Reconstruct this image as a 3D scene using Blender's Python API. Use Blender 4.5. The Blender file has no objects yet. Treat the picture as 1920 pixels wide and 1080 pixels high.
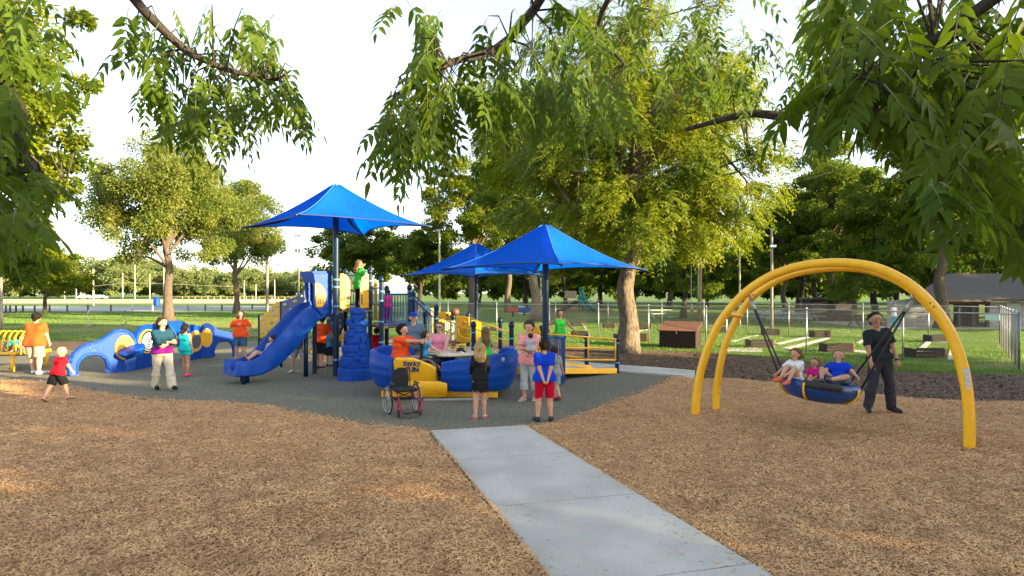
import bpy, math, random
import numpy as np
from mathutils import Vector, Matrix
R = math.radians
scn = bpy.context.scene
# ------------------------------------------------------------------ camera
F = 1100.0; HY = 548.0; CH = 2.28          # focal length and horizon in photo pixels (1920 wide), eye height in m
cam_d = bpy.data.cameras.new('camera'); cam = bpy.data.objects.new('camera', cam_d)
scn.collection.objects.link(cam); scn.camera = cam
cam.location = (0, 0, CH); cam.rotation_euler = (R(90), 0, 0)
cam_d.sensor_width = 36; cam_d.lens = 36*F/1920; cam_d.shift_y = (HY-540)/1920
cam_d.clip_start = 0.05; cam_d.clip_end = 1500
# ------------------------------------------------------------------ light
SUN_EL, SUN_AZ = 14.0, 112.0               # azimuth clockwise from the view direction
w = bpy.data.worlds.new('World'); scn.world = w; w.use_nodes = True
nt = w.node_tree; nt.nodes.clear()
sky = nt.nodes.new('ShaderNodeTexSky'); sky.sky_type = 'NISHITA'; sky.sun_disc = False
sky.sun_elevation = R(SUN_EL); sky.sun_rotation = R(SUN_AZ)
sky.air_density = 1.0; sky.dust_density = 1.0; sky.ozone_density = 1.0
bg = nt.nodes.new('ShaderNodeBackground'); bg.inputs[1].default_value = 0.115
wo = nt.nodes.new('ShaderNodeOutputWorld')
hz = nt.nodes.new('ShaderNodeHueSaturation'); hz.inputs['Saturation'].default_value = .58; hz.inputs['Value'].default_value = 1.0   # thin evening haze
nt.links.new(sky.outputs[0], hz.inputs['Color']); nt.links.new(hz.outputs[0], bg.inputs[0]); nt.links.new(bg.outputs[0], wo.inputs[0])
sd = bpy.data.lights.new('sun', 'SUN'); sd.energy = 5.0; sd.angle = R(0.5); sd.color = (1.0, 0.78, 0.43)
so = bpy.data.objects.new('sun', sd); scn.collection.objects.link(so)
TS = Vector((math.sin(R(SUN_AZ))*math.cos(R(SUN_EL)), math.cos(R(SUN_AZ))*math.cos(R(SUN_EL)), math.sin(R(SUN_EL))))
so.rotation_euler = TS.to_track_quat('Z', 'Y').to_euler(); so.location = (30, -10, 30)
scn.view_settings.view_transform = 'Standard'; scn.view_settings.look = 'None'
scn.view_settings.exposure = 2.3; scn.view_settings.gamma = 1
scn.render.engine = 'CYCLES'
scn.cycles.max_bounces = 6; scn.cycles.transmission_bounces = 4; scn.cycles.diffuse_bounces = 3

# ------------------------------------------------------------------ projection helpers
def at(px, py, d): return Vector(((px-960)/F*d, d, CH-(py-HY)/F*d))
def G(px, py):
    d = F*CH/(py-HY); return Vector(((px-960)/F*d, d, 0))
def X(px, d): return (px-960)/F*d
def Z(py, d): return CH-(py-HY)/F*d
def gp(px, d, z=0): return Vector(((px-960)/F*d, d, z))
class Plane:                                # vertical plane through two ground points
    def __init__(s, A, B):
        s.A = Vector((A[0], A[1])); B = Vector((B[0], B[1])); s.u = (B-s.A).normalized()
        s.n = Vector((s.u.y, -s.u.x))
        if s.n.dot(s.A) > 0: s.n = -s.n            # towards the viewer
    def uz(s, px, py):
        dx = (px-960)/F; t = (s.n.x*s.A.x+s.n.y*s.A.y)/(s.n.x*dx+s.n.y)
        p = Vector((dx*t, t)); return ((p-s.A).dot(s.u), CH-(py-HY)/F*t)
    def P(s, u, z, off=0):
        q = s.A+s.u*u+s.n*off; return Vector((q.x, q.y, z))
    def at(s, px, py, off=0): u, z = s.uz(px, py); return s.P(u, z, off)

# ------------------------------------------------------------------ materials
MATS = {}
def mat(name, c, rough=.6, c2=None, scale=8, bump=0, bscale=40, metal=0, trans=0, spec=.5, coat=0, detail=4, bdist=.02, coords='Object', stretch=None):
    if name in MATS: return MATS[name]
    m = bpy.data.materials.new(name); m.use_nodes = True; n = m.node_tree; L = n.links
    b = n.nodes['Principled BSDF']; b.inputs['Roughness'].default_value = rough
    b.inputs['Metallic'].default_value = metal; b.inputs['Specular IOR Level'].default_value = spec
    b.inputs['Coat Weight'].default_value = coat
    tc = n.nodes.new('ShaderNodeTexCoord'); co = tc.outputs[coords]
    if stretch:
        mp = n.nodes.new('ShaderNodeMapping'); mp.inputs['Scale'].default_value = stretch
        L.new(co, mp.inputs[0]); co = mp.outputs[0]
    if c2 is None: c2 = tuple(v*.86 for v in c)
    nz = n.nodes.new('ShaderNodeTexNoise'); nz.inputs['Scale'].default_value = scale; nz.inputs['Detail'].default_value = detail
    L.new(co, nz.inputs['Vector'])
    rp = n.nodes.new('ShaderNodeValToRGB'); rp.color_ramp.elements[0].position = .35; rp.color_ramp.elements[1].position = .65
    rp.color_ramp.elements[0].color = (*c, 1); rp.color_ramp.elements[1].color = (*c2, 1)
    L.new(nz.outputs['Fac'], rp.inputs[0]); L.new(rp.outputs[0], b.inputs['Base Color'])
    if bump:
        n2 = n.nodes.new('ShaderNodeTexNoise'); n2.inputs['Scale'].default_value = bscale; n2.inputs['Detail'].default_value = 6
        L.new(co, n2.inputs['Vector'])
        bp = n.nodes.new('ShaderNodeBump'); bp.inputs['Strength'].default_value = bump; bp.inputs['Distance'].default_value = bdist
        L.new(n2.outputs['Fac'], bp.inputs['Height']); L.new(bp.outputs[0], b.inputs['Normal'])
    if trans:
        t = n.nodes.new('ShaderNodeBsdfTranslucent'); ms = n.nodes.new('ShaderNodeMixShader'); ms.inputs[0].default_value = trans
        hs = n.nodes.new('ShaderNodeHueSaturation'); hs.inputs['Value'].default_value = 1.6; hs.inputs['Saturation'].default_value = 1.05
        L.new(rp.outputs[0], hs.inputs['Color']); L.new(hs.outputs[0], t.inputs[0])
        L.new(b.outputs[0], ms.inputs[1]); L.new(t.outputs[0], ms.inputs[2])
        L.new(ms.outputs[0], n.nodes['Material Output'].inputs[0])
    MATS[name] = m; return m
BLUE = mat('blue_plastic', (.002, .056, .33), .48, (.002, .046, .28), 3, .15, 30, spec=.22)
DBLUE = mat('dark_blue_plastic', (.004, .028, .17), .4, None, 3, .15, 30)
YEL = mat('yellow_plastic', (.85, .44, .008), .42, (.78, .39, .008), 3, .15, 30)
YMET = mat('yellow_powder_coat', (.88, .46, .006), .33, (.82, .41, .006), 5, .05, 60, spec=.6)
NAVY = mat('navy_powder_coat', (.002, .020, .055), .36, (.002, .017, .046), 6, .05, 60, spec=.3)
BRAIL = mat('blue_powder_coat', (.006, .06, .22), .35)
RING = mat('light_blue_clamp', (.09, .28, .48), .35)
SAIL = mat('blue_shade_fabric', (.001, .125, .70), .75, (.001, .10, .60), 1.2, .25, 300, trans=.42, spec=.15)
BLACK = mat('black_rubber', (.012, .012, .013), .6)
STEEL = mat('galvanised_steel', (.42, .44, .45), .45, (.32, .34, .35), 12, metal=.7)
CONC = mat('concrete', (.52, .50, .45), .9, (.41, .39, .345), 1.3, .5, 90, spec=.25)
WOODP = mat('weathered_pole_wood', (.36, .24, .14), .9, (.24, .15, .09), 3, .5, 30, stretch=(6, 6, .6))
GPOLE = mat('grey_pole_wood', (.30, .26, .22), .9, (.20, .17, .14), 3, .5, 30, stretch=(6, 6, .6))
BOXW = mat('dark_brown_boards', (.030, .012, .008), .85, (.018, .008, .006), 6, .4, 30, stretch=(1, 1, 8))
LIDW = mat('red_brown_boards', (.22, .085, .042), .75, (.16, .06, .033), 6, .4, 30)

# ------------------------------------------------------------------ mesh collector
class MB:
    def __init__(s): s.v = []; s.f = []; s.n = 0; s.ar = []     # ar: big numpy chunks
    def add(s, vs, fs):
        b = len(s.v); s.v += [tuple(p) for p in vs]; s.f += [tuple(i+b for i in f) for f in fs]; return s
    def box(s, c, size, rz=0, M=None):
        hx, hy, hz = size[0]/2, size[1]/2, size[2]/2
        P = [Vector((x, y, z)) for x in (-hx, hx) for y in (-hy, hy) for z in (-hz, hz)]
        if M is None: M = Matrix.Rotation(rz, 3, 'Z')
        return s.add([M @ p+Vector(c) for p in P], [(0, 1, 3, 2), (4, 6, 7, 5), (0, 4, 5, 1), (2, 3, 7, 6), (0, 2, 6, 4), (1, 5, 7, 3)])
    def beam(s, a, b, wd, ht, up=(0, 0, 1)):
        a = Vector(a); b = Vector(b); d = (b-a); L = d.length; d.normalize(); sx = d.cross(Vector(up)).normalized(); u = sx.cross(d)
        M = Matrix((sx, d, u)).transposed(); return s.box((a+b)/2, (wd, L, ht), M=M)
    def tube(s, pts, r, n=10, caps=True, closed=False):
        pts = [Vector(p) for p in pts]; m = len(pts)
        if not hasattr(r, '__len__'): r = [r]*m
        vs = []; prev = None
        for i, p in enumerate(pts):
            if closed: t = pts[(i+1) % m]-pts[i-1]
            else: t = pts[min(i+1, m-1)]-pts[max(i-1, 0)]
            t.normalize()
            if prev is None:
                a = Vector((0, 0, 1)) if abs(t.z) < .9 else Vector((1, 0, 0)); x = t.cross(a).normalized()
            else: x = (prev-t*prev.dot(t)).normalized()
            prev = x; y = t.cross(x)
            vs += [p+(x*math.cos(2*math.pi*k/n)+y*math.sin(2*math.pi*k/n))*r[i] for k in range(n)]
        fs = []
        for i in range(m if closed else m-1):
            a = i*n; b = ((i+1) % m)*n
            fs += [(a+k, a+(k+1) % n, b+(k+1) % n, b+k) for k in range(n)]
        if caps and not closed: fs += [tuple(range(n-1, -1, -1)), tuple((m-1)*n+k for k in range(n))]
        return s.add(vs, fs)
    def lathe(s, c, prof, n=16, M=None):            # prof [(r,z)]
        c = Vector(c); vs = []
        for r, z in prof:
            for k in range(n):
                p = Vector((r*math.cos(2*math.pi*k/n), r*math.sin(2*math.pi*k/n), z))
                vs.append((M @ p if M else p)+c)
        fs = [(i*n+k, i*n+(k+1) % n, (i+1)*n+(k+1) % n, (i+1)*n+k) for i in range(len(prof)-1) for k in range(n)]
        fs += [tuple(range(n-1, -1, -1)), tuple((len(prof)-1)*n+k for k in range(n))]
        return s.add(vs, fs)
    def ball(s, c, r, n=12, sc=(1, 1, 1), M=None):
        S = Matrix.Diagonal(sc)
        M = (M @ S) if M else S
        return s.lathe(c, [(max(r*math.sin(math.pi*i/8), r*.02), -r*math.cos(math.pi*i/8)) for i in range(9)], n, M)
    def prism(s, pl, uz, thick, off=0):             # polygon on a Plane, extruded
        n = len(uz); A = [pl.P(u, z, off+thick/2) for u, z in uz]; B = [pl.P(u, z, off-thick/2) for u, z in uz]
        return s.add(A+B, [tuple(range(n)), tuple(range(2*n-1, n-1, -1))]+[(i, i+n, (i+1) % n+n, (i+1) % n) for i in range(n)])
    def build(s, name, m, parent=None, smooth=False, bevel=0, sub=0, fix=True):
        me = bpy.data.meshes.new(name)
        o = Vector(parent_loc(parent)) if parent is not None else Vector((0, 0, 0))
        me.from_pydata([tuple(Vector(p)-o) for p in s.v], [], s.f)
        ms = m if isinstance(m, (list, tuple)) else [m]
        for q in ms: me.materials.append(q)
        if fix:
            import bmesh
            bm = bmesh.new(); bm.from_mesh(me); bmesh.ops.recalc_face_normals(bm, faces=bm.faces); bm.to_mesh(me); bm.free()
        if smooth: me.shade_smooth()
        ob = bpy.data.objects.new(name, me); scn.collection.objects.link(ob)
        if parent is not None: ob.parent = parent
        if bevel:
            b = ob.modifiers.new('bevel', 'BEVEL'); b.width = bevel; b.segments = 2; b.limit_method = 'ANGLE'
            me.shade_smooth(); wn = ob.modifiers.new('wn', 'WEIGHTED_NORMAL'); wn.keep_sharp = False
        elif smooth == 'auto':
            me.set_sharp_from_angle(angle=R(38))
        return ob
def parent_loc(p):
    l = Vector((0, 0, 0))
    while p is not None: l += p.location; p = p.parent
    return l
def tag(o, label=None, cat=None, group=None, kind=None):
    if label: o['label'] = label
    if cat: o['category'] = cat
    if group: o['group'] = group
    if kind: o['kind'] = kind
    return o
def thing(name, loc, label, cat, group=None):
    o = bpy.data.objects.new(name, None); scn.collection.objects.link(o); o.location = loc; o.empty_display_size = .1
    return tag(o, label, cat, group)
def npmesh(name, V, Fq, m, parent=None, smooth=False, k=4):   # numpy verts (N,3), faces (M,k)
    me = bpy.data.meshes.new(name); V = np.asarray(V, np.float32); Fq = np.asarray(Fq, np.int32)
    me.vertices.add(len(V)); me.vertices.foreach_set('co', V.ravel())
    me.loops.add(Fq.size); me.loops.foreach_set('vertex_index', Fq.ravel())
    me.polygons.add(len(Fq)); me.polygons.foreach_set('loop_start', np.arange(0, Fq.size, k, dtype=np.int32))
    me.materials.append(m); me.update(calc_edges=True)
    if smooth: me.shade_smooth()
    ob = bpy.data.objects.new(name, me); scn.collection.objects.link(ob)
    if parent is not None: ob.parent = parent
    return ob
def copy_tree(o, parent=None):
    c = o.copy(); scn.collection.objects.link(c)
    if parent is not None: c.parent = parent
    for ch in list(o.children): copy_tree(ch, c)
    return c
def smooth_path(pts, n=6):                       # Catmull-Rom
    P = [Vector(p) for p in pts]; P = [P[0]*2-P[1]]+P+[P[-1]*2-P[-2]]; out = []
    for i in range(1, len(P)-2):
        for k in range(n):
            t = k/n; a, b, c, d = P[i-1:i+3]
            out.append(.5*((2*b)+(c-a)*t+(2*a-5*b+4*c-d)*t*t+(3*b-a-3*c+d)*t**3))
    out.append(P[-2]); return out
def smooth2(pts, n=5, closed=True):
    P = [Vector((a, b)) for a, b in pts]; m = len(P); out = []
    for i in range(m):
        a, b, c, d = P[i-1], P[i], P[(i+1) % m], P[(i+2) % m]
        for k in range(n):
            t = k/n; q = .5*((2*b)+(c-a)*t+(2*a-5*b+4*c-d)*t*t+(3*b-a-3*c+d)*t**3); out.append((q.x, q.y))
    return out

# ------------------------------------------------------------------ the ground
def inside(poly, x, y):
    x = np.asarray(x); y = np.asarray(y); c = np.zeros(x.shape, bool); n = len(poly)
    for i in range(n):
        x1, y1 = poly[i]; x2, y2 = poly[(i+1) % n]
        k = ((y1 > y) != (y2 > y)) & (x < (x2-x1)*(y-y1)/((y2-y1) if y2 != y1 else 1e-9)+x1); c ^= k
    return c
def sheet(name, poly, z, m, thick=0):
    mb = MB(); n = len(poly)
    if thick: mb.add([(x, y, z) for x, y in poly]+[(x, y, z-thick) for x, y in poly], [tuple(range(n)), tuple(range(2*n-1, n-1, -1))]+[(i, i+n, (i+1) % n+n, (i+1) % n) for i in range(n)])
    else: mb.add([(x, y, z) for x, y in poly], [tuple(range(n))])
    o = mb.build(name, m, fix=bool(thick))
    if not thick and o.data.polygons[0].normal.z < 0: o.data.flip_normals()
    return tag(o, kind='structure')
def gpoly(pts): return [tuple(G(a, b)[:2]) for a, b in pts]
def ground_mat(name, cols, scales, rough=.95, bump=.5, bscale=60, bdist=.02, vor=0):
    m = bpy.data.materials.new(name); m.use_nodes = True; n = m.node_tree; L = n.links; b = n.nodes['Principled BSDF']
    b.inputs['Roughness'].default_value = rough; b.inputs['Specular IOR Level'].default_value = .2
    tc = n.nodes.new('ShaderNodeTexCoord'); co = tc.outputs['Object']
    prev = None
    for i, ((c1, c2), sc) in enumerate(zip(cols, scales)):
        nz = n.nodes.new('ShaderNodeTexNoise'); nz.inputs['Scale'].default_value = sc; nz.inputs['Detail'].default_value = 8; nz.inputs['Roughness'].default_value = .65
        L.new(co, nz.inputs['Vector']); rp = n.nodes.new('ShaderNodeValToRGB')
        rp.color_ramp.elements[0].position = .38; rp.color_ramp.elements[1].position = .62
        rp.color_ramp.elements[0].color = (*c1, 1); rp.color_ramp.elements[1].color = (*c2, 1); L.new(nz.outputs['Fac'], rp.inputs[0])
        if prev is None: prev = rp.outputs[0]
        else:
            mx = n.nodes.new('ShaderNodeMix'); mx.data_type = 'RGBA'; mx.inputs[0].default_value = .5
            L.new(prev, mx.inputs[6]); L.new(rp.outputs[0], mx.inputs[7]); prev = mx.outputs[2]
    if vor:
        v = n.nodes.new('ShaderNodeTexVoronoi'); v.inputs['Scale'].default_value = vor; L.new(co, v.inputs['Vector'])
        mx = n.nodes.new('ShaderNodeMix'); mx.data_type = 'RGBA'; mx.blend_type = 'MULTIPLY'; mx.inputs[0].default_value = .75
        sp = n.nodes.new('ShaderNodeSeparateColor'); L.new(v.outputs['Color'], sp.inputs[0])
        mr = n.nodes.new('ShaderNodeMapRange'); mr.inputs['To Min'].default_value = .35; mr.inputs['To Max'].default_value = 1.6; L.new(sp.outputs[0], mr.inputs[0])
        cb = n.nodes.new('ShaderNodeCombineColor')
        for q in range(3): L.new(mr.outputs[0], cb.inputs[q])
        L.new(prev, mx.inputs[6]); L.new(cb.outputs[0], mx.inputs[7]); prev = mx.outputs[2]
    L.new(prev, b.inputs['Base Color'])
    n2 = n.nodes.new('ShaderNodeTexNoise'); n2.inputs['Scale'].default_value = bscale; n2.inputs['Detail'].default_value = 8; L.new(co, n2.inputs['Vector'])
    bp = n.nodes.new('ShaderNodeBump'); bp.inputs['Strength'].default_value = bump; bp.inputs['Distance'].default_value = bdist
    L.new(n2.outputs['Fac'], bp.inputs['Height']); L.new(bp.outputs[0], b.inputs['Normal'])
    return m
GRASS = ground_mat('lawn', [((.07, .13, .02), (.10, .17, .025)), ((.05, .11, .016), (.13, .19, .035)), ((.08, .14, .02), (.09, .16, .03))], [.25, 2.5, 22], bump=.8, bscale=50)
MULCHM = ground_mat('wood_chip_mulch', [((.58, .33, .15), (.40, .215, .095)), ((.60, .36, .17), (.36, .19, .085))], [.5, 40], bump=1, bscale=70, bdist=.03, vor=55)
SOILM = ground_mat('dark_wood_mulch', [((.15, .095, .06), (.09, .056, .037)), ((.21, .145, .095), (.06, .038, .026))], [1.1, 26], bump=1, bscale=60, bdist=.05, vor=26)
RUBM = ground_mat('rubber_surfacing', [((.17, .155, .11), (.13, .125, .095)), ((.24, .20, .125), (.10, .105, .085))], [.5, 60], bump=.4, bscale=160, bdist=.006, vor=70)
ROADM = ground_mat('asphalt', [((.30, .30, .31), (.25, .25, .26)), ((.28, .28, .29), (.24, .24, .25))], [.1, 6], bump=.2)
DIRTM = ground_mat('infield_dirt', [((.52, .42, .27), (.42, .36, .20)), ((.50, .42, .27), (.40, .34, .20))], [.06, 1], bump=.2)
DRY = ground_mat('dry_grass', [((.19, .19, .06), (.26, .21, .10)), ((.14, .17, .045), (.30, .24, .13))], [.4, 8], bump=.6, bscale=60)
sheet('ground', [(-500, -60), (500, -60), (500, 900), (-500, 900)], 0, GRASS)
sheet('road', [(-140, 66), (-38, 70), (-22, 90), (-22, 96), (-140, 93)], .004, ROADM)
sheet('ball_field', [(-260, 118), (-46, 120), (-55, 190), (-260, 200)], .004, DIRTM)
sheet('dry_turf', [tuple(G(a, b)[:2]) for a, b in smooth2([(60, 608), (300, 603), (480, 601), (600, 604), (590, 632), (440, 634), (250, 631), (100, 634), (-40, 622)], 4)], .006, DRY)
sheet('dry_turf', [tuple(G(a, b)[:2]) for a, b in smooth2([(1868, 648), (1890, 650), (1925, 690), (1915, 697), (1700, 686), (1600, 678), (1640, 675), (1860, 682)], 4)], .006, DRY)
rub_near = [(-120, 716), (0, 717), (60, 718), (130, 727), (200, 741), (300, 752), (400, 757), (500, 766), (600, 785), (680, 800), (760, 806), (808, 816), (980, 806), (1030, 800), (1075, 788), (1130, 766), (1180, 745), (1240, 724), (1262, 708)]
sheet('rubber_surface', gpoly(rub_near+[(1162, 696), (1058, 686), (1000, 660), (900, 646), (780, 640), (700, 637), (560, 636), (460, 637), (380, 648), (300, 655), (90, 658), (-120, 660)]), .012, RUBM)
sheet('mulch_strip', gpoly([(-80, 640), (90, 641), (200, 636), (330, 633), (470, 631), (600, 630), (760, 634), (760, 646), (600, 642), (470, 642), (300, 662), (90, 664), (-80, 666)]), .008, SOILM)
soil_near = [(1262, 706), (1305, 714), (1400, 716), (1500, 722), (1600, 737), (1700, 748), (1800, 752), (1960, 754), (2100, 756)]
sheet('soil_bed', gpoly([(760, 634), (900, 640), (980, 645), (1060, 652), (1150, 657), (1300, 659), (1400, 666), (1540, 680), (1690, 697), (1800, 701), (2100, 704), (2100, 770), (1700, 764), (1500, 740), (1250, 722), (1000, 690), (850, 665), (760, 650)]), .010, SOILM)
sheet('back_path', gpoly([(1040, 677), (1140, 686), (1230, 692), (1303, 698), (1302, 715), (1275, 708), (1162, 699), (1060, 691), (1030, 688)]), .06, CONC, .05)
# the loose wood chips: a bumpy bed with ragged edges
mul_edge = rub_near+soil_near[1:]
mul_poly = [tuple(G(a, b)[:2]) for a, b in mul_edge]
mul_poly = [(-45, mul_poly[0][1])]+mul_poly+[(45, mul_poly[-1][1]), (45, -12), (-45, -12)]
_l0, _l1, _r0, _r1 = G(808, 817), G(854, 876), G(985, 806.5), G(1095, 876)
_ld, _rd = (_l1-_l0).normalized(), (_r1-_r0).normalized()
slab = [tuple(_l0[:2]), tuple(_r0[:2]), tuple((_r0+_rd*12)[:2]), tuple((_l0+_ld*12)[:2])]
rng = np.random.default_rng(5)
def vnoise(x, y, seed=0):
    r = np.random.default_rng(seed); o = np.zeros_like(x)
    for k in range(14):
        a = r.uniform(0, 6.28); fr = 2**(r.uniform(-1, 2.6)); o += np.sin((x*math.cos(a)+y*math.sin(a))*fr+r.uniform(0, 6.28))/fr**.8
    return o/4
def mulch_h(x, y): return np.maximum(.045+.036*vnoise(x, y, 3)+.018*vnoise(x*3.1, y*3.1, 6)-.07*np.exp(-((x-4.9)**2+(y-9.8)**2)/1.2), .010)
def mulch_grid(x0, x1, y0, y1, st, name):
    xs = np.arange(x0, x1+st*.5, st); ys = np.arange(y0, y1+st*.5, st); XX, YY = np.meshgrid(xs, ys)
    jit = vnoise(XX*6, YY*6, 9)*.08
    ins = inside(mul_poly, XX+jit, YY+jit) & ~inside(slab, XX, YY)
    e = np.zeros(XX.shape)                       # taper to the ground at the edge
    acc = ins.astype(float); 
    for _ in range(4):
        acc[1:-1, 1:-1] = (acc[1:-1, 1:-1]+acc[:-2, 1:-1]+acc[2:, 1:-1]+acc[1:-1, :-2]+acc[1:-1, 2:])/5
    tap = np.clip((acc-.45)*2.4, 0, 1) if st < .1 else np.ones_like(acc)
    ZZ = .016+mulch_h(XX, YY)*tap+rng.uniform(-.006, .006, XX.shape)
    idx = np.arange(XX.size).reshape(XX.shape)
    ok = ins[:-1, :-1] & ins[1:, :-1] & ins[:-1, 1:] & ins[1:, 1:]
    q = np.stack([idx[:-1, :-1][ok], idx[:-1, 1:][ok], idx[1:, 1:][ok], idx[1:, :-1][ok]], 1)
    return np.stack([XX.ravel(), YY.ravel(), ZZ.ravel()], 1), q
Vm, Qm = mulch_grid(-16, 16.4, 2.4, 16.2, .05, 'm')
used = np.unique(Qm); remap = np.full(len(Vm), -1); remap[used] = np.arange(len(used))
o = npmesh('mulch_bed', Vm[used], remap[Qm], MULCHM, smooth=True); tag(o, kind='structure')
for nm, p in (('mulch_border', [(-45, -12), (45, -12), (45, 2.42), (-45, 2.42)]), ('mulch_border', [(-45, 2.42), (-15.95, 2.42), (-15.95, mul_poly[1][1]-.1), (-45, mul_poly[1][1])]), ('mulch_border', [(16.35, 2.42), (45, 2.42), (45, 12), (16.35, 12.2)])):
    sheet(nm, p, .04, MULCHM)
for _i in range(7):
    _a, _b = _i*1.75, _i*1.75+1.738
    sheet('front_path', [tuple((_l0+_ld*_a)[:2]), tuple((_r0+_rd*_a)[:2]), tuple((_r0+_rd*_b)[:2]), tuple((_l0+_ld*_b)[:2])], .085, CONC, .08)
# chips lying loose on the bed
CHIP = [mat('wood_chip', (.70, .43, .20), .9, (.45, .245, .11), 3, coords='Object')]
def chips(n, poly, hfun, m, name, y0, y1, size, x0=-16, x1=16):
    d = y0*(y1/y0)**rng.uniform(0, 1, n); xx = rng.uniform(-1, 1, n)*(d*.92+.5); k = inside(poly, xx, d) & ~inside(slab, xx, d)
    xx, d = xx[k], d[k]; n = len(xx); z = hfun(xx, d)
    a = rng.uniform(0, 6.28, n); L = rng.uniform(.5, 1.3, n)*size; W = L*rng.uniform(.12, .35, n); ti = rng.uniform(-.5, .5, n)
    ux = np.stack([np.cos(a), np.sin(a), ti], 1)*L[:, None]; vx = np.stack([-np.sin(a), np.cos(a), rng.uniform(-.6, .6, n)], 1)*W[:, None]
    c = np.stack([xx, d, z], 1); V = np.stack([c-ux-vx, c+ux-vx*.6, c+ux+vx*.6, c-ux+vx], 1).reshape(-1, 3)
    o = npmesh(name, V, np.arange(n*4).reshape(-1, 4), m); return tag(o, kind='stuff')
_c = rng.uniform(0, 1, (900, 2)); _e = rng.uniform(0, 1, 900)**3*.5; _s = rng.uniform(-1, 1, 900) > 0
_t = np.where(_s, _e, 1-_e); _L = np.array(_l0)[None]+np.array(_ld)[None]*(_c[:, :1]**1.2*7); _R = np.array(_r0)[None]+np.array(_rd)[None]*(_c[:, :1]**1.2*7); _P = _L+(_R-_L)*_t[:, None]; _P[:, 2] = .088
_a = rng.uniform(0, 6.28, 900); _l = rng.uniform(.008, .02, 900)[:, None]; _u = np.stack([np.cos(_a), np.sin(_a), 0*_a], 1)*_l; _v = np.stack([-np.sin(_a), np.cos(_a), 0*_a+.3], 1)*_l*.3
o = npmesh('path_chips', np.stack([_P-_u-_v, _P+_u-_v, _P+_u+_v, _P-_u+_v], 1).reshape(-1, 3), np.arange(3600).reshape(-1, 4), CHIP[0]); tag(o, 'stray wood chips kicked onto the edges of the concrete path', 'wood chips', kind='stuff')
o = chips(300000, mul_poly, lambda x, y: .024+mulch_h(x, y), CHIP[0], 'wood_chips', 3.0, 15, .020)
tag(o, 'loose tan wood chips scattered over the mulch bed', 'wood chips')
soil_poly = gpoly([(1200, 660), (1300, 660), (1400, 668), (1540, 682), (1690, 698), (1960, 704), (1960, 752), (1700, 748), (1500, 722), (1305, 714), (1303, 697), (1100, 680), (1060, 660)])
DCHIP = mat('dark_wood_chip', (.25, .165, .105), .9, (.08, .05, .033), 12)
# chips kicked from the bed on to the rubber
_B = np.array(mul_poly[1:len(rub_near)+1]); _k = rng.integers(0, len(_B)-1, 9000); _f = rng.uniform(0, 1, 9000)[:, None]; _q = _B[_k]+(_B[_k+1]-_B[_k])*_f; _q = _q+np.stack([rng.normal(0, .1, 9000), np.abs(rng.normal(0, .22, 9000))*rng.uniform(0, 1, 9000)], 1)
_P = np.stack([_q[:, 0], _q[:, 1], .018+0*_q[:, 0]], 1); _a = rng.uniform(0, 6.28, 9000); _l = rng.uniform(.008, .022, 9000)[:, None]; _u = np.stack([np.cos(_a), np.sin(_a), 0*_a], 1)*_l; _v = np.stack([-np.sin(_a), np.cos(_a), 0*_a+.4], 1)*_l*.3
o = npmesh('edge_chips', np.stack([_P-_u-_v, _P+_u-_v, _P+_u+_v, _P-_u+_v], 1).reshape(-1, 3), np.arange(36000).reshape(-1, 4), CHIP[0]); tag(o, 'stray wood chips spilled over the edge of the rubber surface', 'wood chips', kind='stuff')
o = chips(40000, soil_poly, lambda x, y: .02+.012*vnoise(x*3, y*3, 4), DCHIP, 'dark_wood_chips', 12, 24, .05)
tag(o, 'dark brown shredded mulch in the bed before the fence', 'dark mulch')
# grass blades
BLADE = mat('grass_blade', (.09, .17, .022), .6, (.14, .22, .04), 1.2, trans=.35)
def blades(n, y0, y1, hh, xl, xr, excl):
    d = y0*(y1/y0)**rng.uniform(0, 1, n); xx = rng.uniform(0, 1, n)*(xr(d)-xl(d))+xl(d)
    k = np.ones(n, bool)
    for p in excl: k &= ~inside(p, xx, d)
    xx, d = xx[k], d[k]; n = len(xx); a = rng.uniform(0, 6.28, n); h = rng.uniform(.5, 1.2, n)*hh*(.7+.5*np.clip(vnoise(xx, d, 8), -.6, 1)); wd = h*.16+d*.00025
    u = np.stack([np.cos(a), np.sin(a), 0*a], 1)*wd[:, None]; t = np.stack([rng.uniform(-.5, .5, n)*h, rng.uniform(-.5, .5, n)*h, h], 1)
    c = np.stack([xx, d, 0*xx], 1); V = np.stack([c-u, c+u, c+t], 1).reshape(-1, 3)
    return npmesh('grass', V, np.arange(n*3).reshape(-1, 3), BLADE, k=3)
o = blades(170000, 16.5, 45, .075, lambda d: np.maximum(-.3*d, -3+0*d), lambda d: .95*d, [gpoly([(900, 640), (1060, 652), (1300, 659), (1400, 666), (1540, 680), (1690, 697), (1800, 701), (2100, 704), (2100, 770), (1500, 740), (850, 700)])])
tag(o, 'green lawn grass around the horseshoe courts and fence', 'grass', kind='stuff')
o = blades(90000, 27.5, 70, .09, lambda d: -.95*d, lambda d: -.25*d, [])
tag(o, 'sunlit lawn grass between the playground and the road', 'grass', kind='stuff')
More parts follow.
